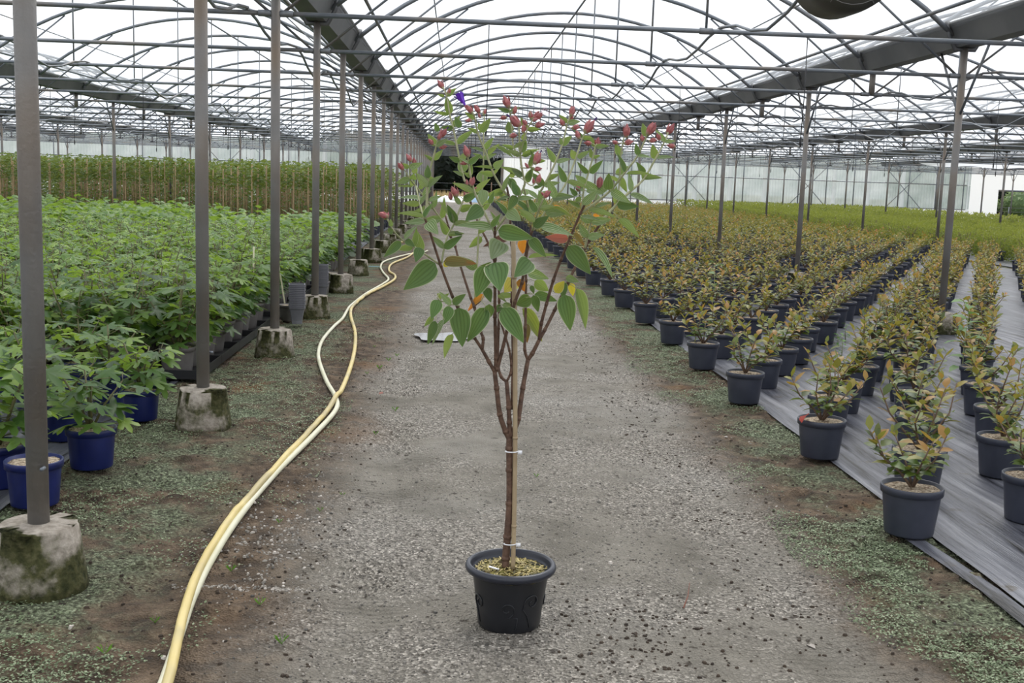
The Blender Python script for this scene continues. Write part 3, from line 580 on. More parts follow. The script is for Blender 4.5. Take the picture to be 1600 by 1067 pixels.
TWIGS=[
 ((-0.0879,-0.1209,1.1781),(-0.1129,-0.1517,1.1732)),
 ((0.0085,-0.1051,1.1906),(0.0179,-0.1399,1.1934)),
 ((-0.0889,-0.1516,1.2479),(-0.0735,-0.1803,1.2502)),
 ((-0.0235,-0.1687,1.3811),(-0.0326,-0.1906,1.3849)),
 ((0.0395,-0.1135,1.2982),(0.0431,-0.1375,1.2942)),
 ((0.0142,-0.1124,1.2499),(-0.0022,-0.0778,1.2539)),
 ((-0.1131,0.1531,1.2479),(-0.1207,0.1643,1.2432)),
 ((0.2184,0.1159,1.2321),(0.2317,0.0913,1.2253)),
 ((0.1530,-0.0358,1.2773),(0.1594,-0.0286,1.2748)),
 ((0.0009,-0.0855,1.1293),(-0.0082,-0.0649,1.1283)),
 ((0.0226,0.0833,1.1125),(0.0521,0.1083,1.1107)),
 ((0.0952,0.0122,1.0873),(0.1132,0.0379,1.0807)),
 ((0.1565,0.0887,1.1054),(0.1426,0.0804,1.1120)),
 ((0.1636,0.0920,1.1211),(0.1494,0.0769,1.1279)),
 ((0.1592,0.0899,1.1113),(0.1693,0.1130,1.1059)),
 ((0.0228,0.0819,1.0971),(0.0380,0.0632,1.0991)),
 ((0.0232,0.0794,1.0705),(0.0512,0.0733,1.0715)),
 ((0.0233,0.0791,1.0666),(0.0459,0.0515,1.0698)),
 ((0.0132,-0.0820,1.0755),(0.0291,-0.0870,1.0763)),
 ((-0.0825,-0.0971,1.1035),(-0.1102,-0.1242,1.1053)),
 ((-0.0804,-0.0816,1.0524),(-0.0985,-0.0883,1.0526)),
 ((-0.0608,0.0940,1.0277),(-0.0526,0.0845,1.0288)),
 ((-0.0608,0.0949,1.0315),(-0.0515,0.0680,1.0345)),
 ((0.1562,0.0886,1.1050),(0.1870,0.1002,1.0906)),
 ((-0.0671,-0.0645,1.0404),(-0.0553,-0.0879,1.0431)),
 ((-0.1228,-0.0497,1.0573),(-0.1063,-0.0760,1.0403)),
 ((-0.2572,-0.1000,1.0694),(-0.2485,-0.0803,1.0810)),
 ((-0.2536,-0.1400,1.0293),(-0.2597,-0.1632,1.0064)),
 ((-0.2482,-0.1328,1.0319),(-0.2332,-0.1453,1.0085)),
 ((-0.1671,-0.0440,0.9784),(-0.2088,-0.0253,0.9489)),
 ((-0.2536,-0.1400,1.0293),(-0.2661,-0.1255,1.0161)),
 ((-0.2471,-0.0888,1.0598),(-0.2429,-0.0569,1.0622)),
 ((0.0240,0.0750,1.0226),(0.0154,0.1065,1.0189)),
 ((-0.1203,0.0200,1.0505),(-0.1115,0.0527,1.0676)),
 ((-0.3144,-0.1176,1.2126),(-0.3092,-0.1342,1.2210)),
 ((-0.3625,-0.1534,1.2435),(-0.3667,-0.1606,1.2393)),
 ((-0.3559,-0.1479,1.2379),(-0.3523,-0.1680,1.2444)),
 ((-0.3371,0.0642,1.4037),(-0.3445,0.0538,1.3970)),
 ((-0.2385,0.1442,1.2824),(-0.2497,0.1246,1.2715)),
 ((-0.2216,-0.0374,1.2717),(-0.2092,-0.0626,1.2664)),
 ((-0.1313,-0.1740,1.3472),(-0.1106,-0.1980,1.3595)),
 ((-0.0610,0.0961,1.3999),(-0.0756,0.1055,1.3903)),
 ((-0.0479,0.1000,1.4074),(-0.0411,0.0907,1.4353)),
 ((-0.3540,0.0475,1.4378),(-0.3404,0.0760,1.4383)),
 ((-0.1199,0.0781,1.5151),(-0.0844,0.0931,1.5311)),
 ((-0.0971,0.0863,1.4611),(-0.0913,0.0796,1.4635)),
 ((-0.1893,0.2039,1.4477),(-0.1804,0.2302,1.4501)),
 ((-0.0242,-0.1872,1.4995),(-0.0171,-0.1634,1.5005)),
 ((-0.0145,-0.1900,1.4329),(-0.0404,-0.1719,1.4370)),
 ((-0.2475,0.2362,1.6936),(-0.2540,0.2652,1.6928)),
 ((-0.2227,0.2222,1.5870),(-0.1998,0.1994,1.5917)),
 ((-0.2640,-0.1400,1.5436),(-0.2653,-0.1591,1.5620)),
 ((-0.1450,0.0695,1.5709),(-0.1374,0.0764,1.5728)),
 ((-0.1244,0.1718,1.5832),(-0.1311,0.1639,1.5829)),
 ((0.3156,0.1334,1.4582),(0.3042,0.1482,1.4585)),
 ((0.4095,0.1815,1.4626),(0.4018,0.1690,1.4655)),
 ((0.2569,-0.0795,1.4063),(0.2490,-0.1026,1.4100)),
 ((0.1826,-0.0342,1.4056),(0.1889,-0.0413,1.4040)),
 ((0.1814,-0.0382,1.3885),(0.1587,-0.0675,1.3895)),
 ((-0.0239,-0.1870,1.4980),(-0.0150,-0.1543,1.4999)),
 ((0.0105,-0.2168,1.4168),(0.0140,-0.2465,1.4103)),
 ((0.0873,-0.0876,1.3744),(0.0798,-0.1021,1.3790)),
 ((0.0727,-0.0945,1.3549),(0.0810,-0.0878,1.3493)),
 ((0.0770,-0.0924,1.3607),(0.0872,-0.0637,1.3547)),
 ((0.1814,-0.0380,1.3893),(0.1628,-0.0136,1.3897)),
 ((0.1802,-0.0435,1.3660),(0.1622,-0.0149,1.3662)),
 ((0.1789,-0.0468,1.3519),(0.1736,-0.0251,1.3521)),
 ((0.1934,-0.0557,1.3511),(0.1955,-0.0693,1.3467)),
 ((0.2922,0.1395,1.3411),(0.3181,0.1206,1.3177)),
 ((0.1709,-0.0492,1.3279),(0.1766,-0.0622,1.3255)),
 ((0.2656,0.1334,1.3103),(0.2505,0.1019,1.3177)),
 ((0.2268,0.0786,1.3344),(0.2379,0.1055,1.3325)),
 ((0.0207,0.0694,1.3399),(0.0003,0.0968,1.3343)),
 ((-0.0406,0.0959,1.3668),(-0.0472,0.0835,1.3664)),
 ((-0.2477,0.2297,1.6937),(-0.2397,0.2297,1.6974)),
 ((-0.1641,0.0861,1.6357),(-0.1833,0.0861,1.6492)),
 ((-0.1604,0.0322,1.6231),(-0.1420,0.0322,1.6313)),
 ((-0.1239,0.1653,1.6225),(-0.1373,0.1653,1.6227)),
 ((-0.1235,0.1838,1.6246),(-0.1265,0.1838,1.6327)),
 ((-0.1546,0.0492,1.6107),(-0.1659,0.0492,1.6081)),
 ((-0.0571,-0.1688,1.6185),(-0.0472,-0.1688,1.6200)),
 ((-0.0553,-0.1526,1.6122),(-0.0664,-0.1526,1.6106)),
 ((-0.0312,-0.1953,1.5827),(-0.0277,-0.1953,1.5854)),
 ((-0.0486,-0.1891,1.5543),(-0.0550,-0.1891,1.5533)),
 ((-0.2641,-0.1337,1.5438),(-0.2600,-0.1337,1.5475)),
 ((-0.2689,-0.1321,1.5230),(-0.2791,-0.1321,1.5251)),
 ((-0.2694,-0.1429,1.5196),(-0.2607,-0.1429,1.5176)),
 ((-0.1743,-0.2201,1.4754),(-0.1773,-0.2201,1.4749)),
 ((-0.1747,-0.1960,1.4791),(-0.1650,-0.1960,1.4809)),
 ((-0.3541,0.0313,1.4766),(-0.3485,0.0313,1.4768)),
 ((-0.3545,0.0448,1.4658),(-0.3392,0.0448,1.4664)),
 ((-0.3636,0.0387,1.4407),(-0.3726,0.0387,1.4503)),
 ((-0.0559,-0.1365,1.6220),(-0.0463,-0.1365,1.6234)),
 ((0.0039,-0.2455,1.5996),(0.0000,-0.2455,1.6023)),
 ((0.0062,-0.2096,1.6015),(0.0081,-0.2096,1.6074)),
 ((-0.0047,-0.2358,1.5829),(-0.0108,-0.2358,1.5860)),
 ((-0.0106,-0.2035,1.5635),(-0.0198,-0.2035,1.5659)),
 ((0.0013,-0.2102,1.5924),(0.0147,-0.2102,1.5855)),
 ((-0.0496,-0.2017,1.5564),(-0.0577,-0.2017,1.5552)),
 ((0.1406,0.1583,1.6050),(0.1312,0.1583,1.6070)),
 ((0.1470,0.1703,1.6248),(0.1534,0.1703,1.6225)),
 ((0.1426,0.1829,1.6047),(0.1599,0.1829,1.6010)),
 ((0.1683,-0.0516,1.5590),(0.1605,-0.0516,1.5611)),
 ((0.1822,-0.0211,1.5798),(0.1795,-0.0211,1.5814)),
 ((0.2144,-0.0304,1.5407),(0.2006,-0.0304,1.5482)),
 ((0.2197,0.0160,1.5416),(0.2256,0.0160,1.5385)),
 ((0.3210,0.1349,1.5551),(0.3057,0.1349,1.5571)),
 ((0.3188,0.1024,1.5744),(0.3251,0.1024,1.5772)),
 ((0.3178,0.1110,1.5564),(0.3224,0.1110,1.5558)),
 ((0.3486,-0.1109,1.5550),(0.3459,-0.1109,1.5562)),
 ((0.3474,-0.1385,1.5619),(0.3600,-0.1385,1.5568)),
 ((0.4638,0.1906,1.5664),(0.4490,0.1906,1.5735)),
 ((0.4706,0.2179,1.5713),(0.5061,0.2179,1.5557)),
 ((0.0136,-0.2022,1.4812),(0.0174,-0.2022,1.4788)),
 ((0.0053,-0.2161,1.4698),(0.0167,-0.2161,1.4625)),
 ((0.0218,-0.2356,1.4269),(0.0257,-0.2356,1.4231)),
 ((0.1810,-0.0453,1.4018),(0.1640,-0.0453,1.4023)),
 ((0.0444,-0.2300,1.3799),(0.0456,-0.2300,1.3832)),
 ((0.0474,-0.1900,1.3793),(0.0542,-0.1900,1.3855)),
 ((-0.4023,-0.2273,1.3050),(-0.4025,-0.2273,1.3143)),
 ((-0.4024,-0.2255,1.3049),(-0.4035,-0.2255,1.3096)),
 ((-0.1839,-0.0326,1.3662),(-0.2040,-0.0326,1.3754)),
 ((-0.1894,-0.0121,1.3515),(-0.2230,-0.0121,1.3637)),
 ((-0.1760,0.1795,1.4066),(-0.1715,0.1795,1.4080)),
 ((-0.1596,-0.1994,1.4110),(-0.1655,-0.1994,1.4091)),
 ((-0.1776,-0.0127,1.3791),(-0.1735,-0.0127,1.3772)),
]
# leaves: (base, tip, seen width, kind, roll side)
LEAVES=[
 ((-0.0857,-0.1310,1.1832),(-0.0727,-0.2306,1.1097),0.0719,'g',-1),
 ((-0.1129,-0.1517,1.1732),(-0.1408,-0.1646,1.0797),0.0536,'g',1),
 ((0.0179,-0.1399,1.1934),(-0.0293,-0.2121,1.1497),0.0538,'g',1),
 ((-0.0735,-0.1803,1.2502),(-0.1013,-0.2694,1.2044),0.0584,'u',-1),
 ((-0.0811,-0.1667,1.2810),(0.0232,-0.1848,1.2622),0.0462,'g',-1),
 ((0.0152,-0.1440,1.2598),(0.0645,-0.1601,1.2052),0.0322,'g',-1),
 ((-0.0971,-0.1665,1.2840),(-0.2088,-0.1674,1.2946),0.0267,'l',-1),
 ((-0.1316,-0.2013,1.3472),(-0.1780,-0.2475,1.3092),0.0422,'g',-1),
 ((-0.0326,-0.1906,1.3849),(-0.0542,-0.1959,1.3425),0.0265,'g',-1),
 ((-0.0570,-0.1817,1.3385),(-0.0179,-0.2227,1.3133),0.0354,'u',1),
 ((0.0239,-0.1562,1.2944),(0.0685,-0.1628,1.3279),0.0285,'g',-1),
 ((0.0431,-0.1375,1.2942),(0.1516,-0.1053,1.2728),0.0269,'l',1),
 ((0.1444,0.0000,1.2543),(0.0714,0.0019,1.2575),0.0299,'p',-1),
 ((-0.0022,-0.0778,1.2539),(0.0012,-0.0473,1.2046),0.0310,'o',-1),
 ((-0.0301,0.1056,1.2510),(-0.1190,0.1171,1.2169),0.0269,'m',-1),
 ((-0.2410,-0.0398,1.1747),(-0.1400,-0.0613,1.1738),0.0332,'b',1),
 ((-0.2408,-0.0457,1.1715),(-0.2223,-0.0200,1.1590),0.0184,'y',1),
 ((-0.1207,0.1643,1.2432),(-0.1624,0.1735,1.2064),0.0235,'t',-1),
 ((0.1418,-0.0353,1.2340),(0.2149,-0.0467,1.1480),0.0517,'g',-1),
 ((0.2317,0.0913,1.2253),(0.3021,0.0664,1.1333),0.0153,'l',1),
 ((0.1594,-0.0286,1.2748),(0.1936,-0.0208,1.2347),0.0185,'b',1),
 ((0.0263,0.0787,1.1855),(0.1237,0.0798,1.1998),0.0134,'l',-1),
 ((0.0258,0.0754,1.1417),(0.0952,0.0703,1.1212),0.0305,'l',-1),
 ((-0.0158,0.1056,1.1109),(-0.0470,0.0275,1.0810),0.0500,'y',1),
 ((-0.0082,-0.0649,1.1283),(0.0082,-0.0886,1.0942),0.0256,'o',1),
 ((0.0521,0.1083,1.1107),(0.1021,0.1335,1.0747),0.0346,'t',-1),
 ((0.1132,0.0379,1.0807),(0.1447,0.0640,1.1174),0.0302,'y',-1),
 ((0.1426,0.0804,1.1120),(0.1411,0.0617,1.0580),0.0267,'g',1),
 ((0.1494,0.0769,1.1279),(0.1921,0.0749,1.1139),0.0229,'l',-1),
 ((0.1693,0.1130,1.1059),(0.1788,0.1129,1.0633),0.0231,'y',1),
 ((0.0380,0.0632,1.0991),(0.0482,0.0590,1.0729),0.0152,'g',1),
 ((0.0512,0.0733,1.0715),(0.1248,0.0693,1.0509),0.0305,'g',1),
 ((0.0459,0.0515,1.0698),(0.0642,0.0640,1.0132),0.0284,'g',1),
 ((0.0291,-0.0870,1.0763),(-0.0150,-0.0370,1.0455),0.0400,'g',-1),
 ((-0.1102,-0.1242,1.1053),(-0.0950,-0.1426,1.0642),0.0270,'g',1),
 ((-0.0985,-0.0883,1.0526),(-0.0963,-0.0613,1.0032),0.0291,'g',1),
 ((-0.0526,0.0845,1.0288),(-0.0742,0.0552,1.0104),0.0229,'g',1),
 ((-0.0515,0.0680,1.0345),(-0.0083,0.0809,1.0246),0.0209,'l',-1),
 ((-0.0629,0.0927,1.0586),(-0.0023,0.0755,1.0659),0.0192,'l',-1),
 ((-0.0676,0.0731,1.0643),(-0.0362,0.0718,1.0423),0.0114,'l',-1),
 ((0.1438,0.0475,1.0754),(0.1675,0.0456,0.9588),0.0568,'g',-1),
 ((0.1870,0.1002,1.0906),(0.2271,0.1118,0.9574),0.0346,'t',1),
 ((-0.0553,-0.0879,1.0431),(0.0091,-0.1154,0.9395),0.0583,'g',1),
 ((-0.1063,-0.0760,1.0403),(-0.1621,-0.0798,0.9317),0.0512,'g',-1),
 ((-0.1907,-0.0830,1.0388),(-0.1766,-0.1002,0.9195),0.0620,'g',-1),
 ((-0.2163,-0.1154,1.0454),(-0.2347,-0.1303,0.9920),0.0325,'g',1),
 ((-0.2523,-0.1647,1.0698),(-0.2719,-0.1868,1.0145),0.0356,'g',-1),
 ((-0.2093,-0.1078,1.0521),(-0.1702,-0.1095,1.0844),0.0235,'g',-1),
 ((-0.2485,-0.0803,1.0810),(-0.2484,-0.0526,1.0597),0.0182,'t',-1),
 ((-0.2597,-0.1632,1.0064),(-0.2812,-0.1655,0.9338),0.0267,'g',-1),
 ((-0.2332,-0.1453,1.0085),(-0.2709,-0.1425,0.9307),0.0161,'l',-1),
 ((-0.2088,-0.0253,0.9489),(-0.2332,-0.0050,0.8694),0.0222,'t',1),
 ((-0.2661,-0.1255,1.0161),(-0.2945,-0.1153,0.9811),0.0162,'t',1),
 ((-0.2429,-0.0569,1.0622),(-0.2213,-0.0498,1.0787),0.0110,'t',1),
 ((0.0154,0.1065,1.0189),(0.0909,0.1495,0.9069),0.0385,'b2',1),
 ((0.0294,0.0889,0.9746),(0.0326,0.0730,0.9125),0.0230,'b',-1),
 ((-0.1115,0.0527,1.0676),(-0.1631,0.0602,1.0116),0.0227,'o',-1),
 ((-0.2649,-0.1140,1.1755),(-0.3568,-0.1481,1.0948),0.0650,'g',-1),
 ((-0.3092,-0.1342,1.2210),(-0.3213,-0.1694,1.1804),0.0316,'g',1),
 ((-0.3667,-0.1606,1.2393),(-0.4160,-0.1714,1.1918),0.0257,'g',-1),
 ((-0.3523,-0.1680,1.2444),(-0.3247,-0.1816,1.2263),0.0199,'g',1),
 ((-0.3568,-0.1643,1.2469),(-0.3193,-0.1736,1.2893),0.0142,'l',1),
 ((-0.3886,-0.2087,1.2761),(-0.4056,-0.1780,1.2644),0.0197,'g',1),
 ((-0.3936,-0.1974,1.2838),(-0.3964,-0.2037,1.3062),0.0127,'u',1),
 ((-0.2987,-0.1114,1.2974),(-0.3612,-0.1192,1.2929),0.0174,'l',-1),
 ((-0.2902,-0.1109,1.2976),(-0.2584,-0.1604,1.2652),0.0376,'l',-1),
 ((-0.3036,-0.1014,1.3083),(-0.3805,-0.1165,1.3235),0.0131,'l',1),
 ((-0.3057,0.0869,1.3574),(-0.3861,0.0614,1.3673),0.0107,'l',-1),
 ((-0.2930,0.0627,1.3568),(-0.2513,0.0590,1.3732),0.0137,'l',1),
 ((-0.3445,0.0538,1.3970),(-0.3930,0.0390,1.3999),0.0076,'l',1),
 ((-0.3401,0.0927,1.4028),(-0.3546,0.0710,1.4174),0.0169,'t',-1),
 ((-0.2964,-0.0930,1.4253),(-0.2722,-0.0837,1.4247),0.0145,'t',-1),
 ((-0.3234,0.0953,1.3913),(-0.3072,0.0936,1.4144),0.0138,'t',-1),
 ((-0.2497,0.1246,1.2715),(-0.2233,0.1056,1.2640),0.0186,'g',1),
 ((-0.2092,-0.0626,1.2664),(-0.1856,-0.0649,1.2585),0.0132,'g',-1),
 ((-0.2070,-0.0429,1.2947),(-0.2346,-0.0628,1.3496),0.0266,'g',-1),
 ((-0.2128,-0.0472,1.2918),(-0.2569,-0.0395,1.3600),0.0118,'l',1),
 ((-0.1938,-0.0194,1.3500),(-0.2181,-0.0202,1.3813),0.0149,'l',-1),
 ((-0.1246,0.1056,1.3962),(-0.1222,0.0759,1.3440),0.0339,'u',1),
 ((-0.1106,-0.1980,1.3595),(-0.0982,-0.2109,1.3962),0.0155,'g',-1),
 ((-0.1576,-0.1975,1.3885),(-0.2196,-0.2153,1.4183),0.0169,'l',1),
 ((-0.1516,-0.1678,1.3911),(-0.1090,-0.1599,1.4330),0.0156,'t',-1),
 ((-0.0756,0.1055,1.3903),(-0.0412,0.1079,1.3702),0.0154,'t',1),
 ((-0.0393,0.0875,1.3766),(-0.0817,0.0818,1.3633),0.0107,'l',-1),
 ((-0.0411,0.0907,1.4353),(-0.0121,0.0851,1.3806),0.0245,'g',1),
 ((-0.1265,0.1556,1.4171),(-0.1240,0.1981,1.4605),0.0336,'t',1),
 ((-0.3404,0.0760,1.4383),(-0.3377,0.0639,1.4661),0.0172,'t',-1),
 ((-0.3432,0.0486,1.4201),(-0.3395,0.0155,1.4395),0.0213,'u',1),
 ((-0.2924,-0.1349,1.4260),(-0.2934,-0.1331,1.4667),0.0202,'g',-1),
 ((-0.2770,-0.1073,1.4808),(-0.2498,-0.1063,1.5121),0.0163,'t',1),
 ((-0.2793,-0.1227,1.4778),(-0.3065,-0.1168,1.4967),0.0108,'t',-1),
 ((-0.2151,0.2289,1.5360),(-0.2684,0.2451,1.5491),0.0134,'t',-1),
 ((-0.2078,0.2242,1.5390),(-0.1578,0.2306,1.5872),0.0209,'t',1),
 ((-0.1241,0.0823,1.5211),(-0.0940,0.0895,1.5613),0.0172,'t',-1),
 ((-0.1253,0.1457,1.5169),(-0.1689,0.1360,1.5293),0.0102,'l',-1),
 ((-0.1116,0.1100,1.5081),(-0.0739,0.1190,1.5434),0.0144,'t',-1),
 ((-0.0844,0.0931,1.5311),(-0.0294,0.0939,1.5008),0.0129,'t',1),
 ((-0.0913,0.0796,1.4635),(-0.0612,0.0748,1.4924),0.0229,'u',1),
 ((-0.0944,0.0687,1.4619),(-0.1568,0.0591,1.4694),0.0100,'l',1),
 ((-0.1256,0.1689,1.4946),(-0.1593,0.1813,1.5123),0.0117,'t',-1),
 ((-0.1683,-0.1732,1.4367),(-0.1640,-0.1666,1.4746),0.0133,'t',-1),
 ((-0.1804,0.2302,1.4501),(-0.2021,0.2673,1.4907),0.0328,'t',1),
 ((-0.1862,0.1885,1.4381),(-0.2215,0.1823,1.4528),0.0118,'l',-1),
 ((-0.1657,-0.1788,1.4355),(-0.1883,-0.1843,1.4464),0.0120,'t',-1),
 ((-0.0228,-0.1658,1.5106),(-0.0073,-0.1724,1.5447),0.0187,'t',-1),
 ((-0.0171,-0.1634,1.5005),(0.0254,-0.1702,1.5213),0.0160,'t',1),
 ((-0.0153,-0.1918,1.4405),(-0.0823,-0.2035,1.4692),0.0185,'l',1),
 ((-0.0404,-0.1719,1.4370),(-0.0525,-0.1937,1.4522),0.0160,'t',-1),
 ((-0.0030,-0.1735,1.4226),(0.0119,-0.1647,1.4649),0.0200,'t',-1),
 ((-0.0263,-0.1882,1.3854),(-0.0546,-0.1948,1.4340),0.0199,'g',-1),
 ((-0.2340,0.2372,1.6346),(-0.2488,0.2383,1.6944),0.0254,'t',1),
 ((-0.2540,0.2652,1.6928),(-0.2775,0.2674,1.6987),0.0102,'t',1),
 ((-0.2355,0.2109,1.6347),(-0.2918,0.2188,1.6413),0.0118,'u',1),
 ((-0.1998,0.1994,1.5917),(-0.2188,0.2030,1.6268),0.0218,'g',1),
 ((-0.2653,-0.1591,1.5620),(-0.2747,-0.1628,1.5878),0.0152,'g',-1),
 ((-0.1438,0.0788,1.5727),(-0.1792,0.0873,1.5875),0.0130,'t',-1),
 ((-0.1374,0.0764,1.5728),(-0.1050,0.0900,1.6202),0.0243,'t',-1),
 ((-0.1311,0.1639,1.5829),(-0.1434,0.1555,1.6078),0.0166,'u',-1),
 ((-0.0529,-0.1376,1.5659),(-0.0593,-0.1188,1.6021),0.0229,'t',1),
 ((0.1242,0.1543,1.5449),(0.1610,0.1685,1.5774),0.0222,'t',-1),
 ((0.1222,0.1138,1.5455),(0.1174,0.1104,1.5684),0.0128,'u',1),
 ((0.1082,0.1564,1.4883),(0.0801,0.1760,1.5404),0.0204,'t',-1),
 ((0.1086,0.1193,1.4896),(0.1568,0.1146,1.5037),0.0147,'l',1),
 ((0.1194,-0.0991,1.4278),(0.0950,-0.0996,1.4795),0.0207,'g',1),
 ((0.0811,0.1383,1.4365),(0.1250,0.1439,1.4543),0.0166,'t',-1),
 ((0.1547,-0.0294,1.4995),(0.1360,-0.0476,1.5276),0.0211,'t',-1),
 ((0.1547,-0.0779,1.5021),(0.1918,-0.0917,1.5251),0.0156,'u',-1),
 ((0.1952,-0.0276,1.4578),(0.1579,-0.0352,1.4909),0.0158,'g',1),
 ((0.1991,-0.0391,1.4578),(0.2352,-0.0579,1.4984),0.0211,'g',1),
 ((0.2099,0.0096,1.5038),(0.2018,0.0130,1.5366),0.0142,'t',1),
 ((0.2123,0.0150,1.5057),(0.2368,0.0156,1.5153),0.0107,'t',-1),
 ((0.3156,0.1307,1.5167),(0.2968,0.1415,1.5577),0.0221,'t',1),
 ((0.2929,-0.1268,1.4640),(0.2666,-0.1370,1.5199),0.0154,'g',-1),
 ((0.3042,0.1482,1.4585),(0.3471,0.1592,1.4873),0.0222,'t',1),
 ((0.3280,-0.1486,1.5151),(0.3173,-0.1516,1.5496),0.0170,'g',-1),
 ((0.3290,-0.1218,1.5123),(0.3711,-0.1366,1.5101),0.0103,'l',1),
 ((0.4439,0.2099,1.5133),(0.4270,0.2025,1.5604),0.0263,'t',1),
 ((0.4384,0.1685,1.5143),(0.4961,0.1604,1.5216),0.0104,'l',1),
 ((0.4018,0.1690,1.4655),(0.3698,0.1545,1.5008),0.0186,'g',-1),
 ((0.2964,-0.1280,1.4591),(0.3745,-0.1308,1.4633),0.0096,'l',-1),
 ((0.3976,0.1838,1.4489),(0.4590,0.1618,1.4535),0.0168,'t',1),
 ((0.2490,-0.1026,1.4100),(0.2450,-0.1286,1.4590),0.0310,'g',-1),
 ((0.3171,0.1581,1.4517),(0.3457,0.1594,1.4014),0.0223,'t',1),
 ((0.2572,-0.0929,1.4085),(0.3211,-0.0951,1.3713),0.0259,'l',-1),
 ((0.3526,0.1419,1.3963),(0.4296,0.1284,1.3698),0.0166,'l',1),
 ((0.1229,-0.0983,1.4279),(0.1936,-0.1179,1.4118),0.0155,'l',-1),
 ((0.1865,-0.0392,1.4264),(0.1525,-0.0530,1.4511),0.0228,'u',-1),
 ((0.1889,-0.0413,1.4040),(0.2448,-0.0458,1.3972),0.0158,'l',1),
 ((0.1587,-0.0675,1.3895),(0.1347,-0.0723,1.4128),0.0157,'g',1),
 ((0.2350,0.0808,1.3736),(0.2405,0.1193,1.3984),0.0254,'t',1),
 ((-0.0235,-0.1816,1.5106),(-0.0055,-0.1660,1.5461),0.0235,'t',1),
 ((-0.0150,-0.1543,1.4999),(0.0340,-0.1388,1.5235),0.0153,'t',-1),
 ((-0.0166,-0.1858,1.5435),(-0.0131,-0.1955,1.5677),0.0151,'t',-1),
 ((-0.0018,-0.1718,1.4307),(0.0160,-0.1612,1.4678),0.0202,'t',-1),
 ((-0.0169,-0.1949,1.4401),(-0.0513,-0.2029,1.4651),0.0168,'l',1),
 ((-0.0253,-0.2014,1.3856),(-0.0466,-0.1991,1.4293),0.0234,'g',-1),
 ((0.0140,-0.2465,1.4103),(0.0383,-0.2488,1.4144),0.0099,'g',-1),
 ((0.0798,-0.1021,1.3790),(0.1474,-0.1103,1.3881),0.0207,'l',1),
 ((0.0295,-0.1852,1.3390),(0.0034,-0.1720,1.3813),0.0198,'g',1),
 ((0.0839,-0.0937,1.3740),(0.1487,-0.1078,1.3878),0.0174,'l',1),
 ((0.0810,-0.0878,1.3493),(0.1490,-0.0877,1.3241),0.0175,'b2',1),
 ((0.0872,-0.0637,1.3547),(0.1175,-0.0549,1.3496),0.0117,'o',1),
 ((0.1628,-0.0136,1.3897),(0.1412,-0.0130,1.4125),0.0119,'t',1),
 ((0.1622,-0.0149,1.3662),(0.1811,0.0025,1.3871),0.0179,'t',1),
 ((0.1736,-0.0251,1.3521),(0.1324,-0.0105,1.3769),0.0133,'t',-1),
 ((0.2341,0.0908,1.3784),(0.2406,0.1250,1.3963),0.0215,'t',1),
 ((0.2313,0.0576,1.3518),(0.2782,0.0392,1.3703),0.0121,'l',1),
 ((0.1955,-0.0693,1.3467),(0.2863,-0.0782,1.3281),0.0176,'l',-1),
 ((0.3181,0.1206,1.3177),(0.3924,0.1475,1.2584),0.0247,'l',-1),
 ((0.1766,-0.0622,1.3255),(0.2381,-0.0679,1.3189),0.0117,'l',1),
 ((0.2505,0.1019,1.3177),(0.2865,0.0900,1.3055),0.0092,'l',-1),
 ((0.2379,0.1055,1.3325),(0.2430,0.1315,1.2887),0.0277,'o',-1),
 ((0.0081,0.0518,1.3837),(0.0125,0.0872,1.4044),0.0227,'t',-1),
 ((0.0003,0.0968,1.3343),(0.0327,0.0665,1.3151),0.0276,'t',-1),
 ((-0.0472,0.0835,1.3664),(-0.0777,0.0807,1.3654),0.0076,'l',-1),
 ((-0.2931,-0.1379,1.4011),(-0.3273,-0.1569,1.4419),0.0238,'l',1),
 ((-0.2935,-0.1214,1.4010),(-0.2493,-0.1257,1.4382),0.0166,'l',1),
 ((-0.2696,-0.1123,1.5220),(-0.2971,-0.0996,1.5579),0.0204,'t',1),
 ((-0.2687,-0.1622,1.5206),(-0.2349,-0.1571,1.5435),0.0155,'l',-1),
 ((-0.3091,-0.0834,1.2063),(-0.3251,-0.0781,1.2720),0.0287,'t',1),
 ((-0.3314,-0.1153,1.2230),(-0.3831,-0.1126,1.2125),0.0202,'t',-1),
 ((-0.3319,-0.1006,1.2221),(-0.3229,-0.0959,1.2790),0.0184,'t',-1),
 ((-0.2399,-0.0744,1.2175),(-0.2818,-0.0864,1.2568),0.0173,'l',-1),
 ((-0.2399,-0.0722,1.2174),(-0.1853,-0.0805,1.2583),0.0250,'g',1),
 ((-0.2296,-0.0220,1.2559),(-0.2566,-0.0215,1.3042),0.0219,'t',-1),
 ((-0.2294,-0.0548,1.2576),(-0.1785,-0.0697,1.2650),0.0152,'l',-1),
 ((-0.2127,-0.0609,1.2894),(-0.1464,-0.0655,1.2973),0.0167,'l',-1),
 ((-0.1962,0.0026,1.3327),(-0.1493,-0.0109,1.3480),0.0220,'t',-1),
 ((-0.1852,-0.0127,1.3628),(-0.1375,-0.0272,1.3877),0.0241,'g',1),
 ((-0.1015,-0.1825,1.2923),(-0.0756,-0.1955,1.3311),0.0170,'g',-1),
 ((-0.1264,-0.1401,1.3389),(-0.1003,-0.1470,1.3803),0.0174,'t',-1),
 ((-0.1738,-0.2388,1.4712),(-0.2009,-0.2289,1.4879),0.0075,'l',-1),
 ((-0.1738,-0.2400,1.4712),(-0.1392,-0.2463,1.5001),0.0165,'g',-1),
 ((-0.0794,-0.1424,1.2913),(-0.1037,-0.1288,1.3374),0.0121,'t',-1),
 ((-0.0562,-0.1696,1.3288),(-0.0936,-0.1787,1.3706),0.0155,'g',-1),
 ((-0.0270,-0.1809,1.3749),(0.0221,-0.1878,1.3806),0.0132,'l',1),
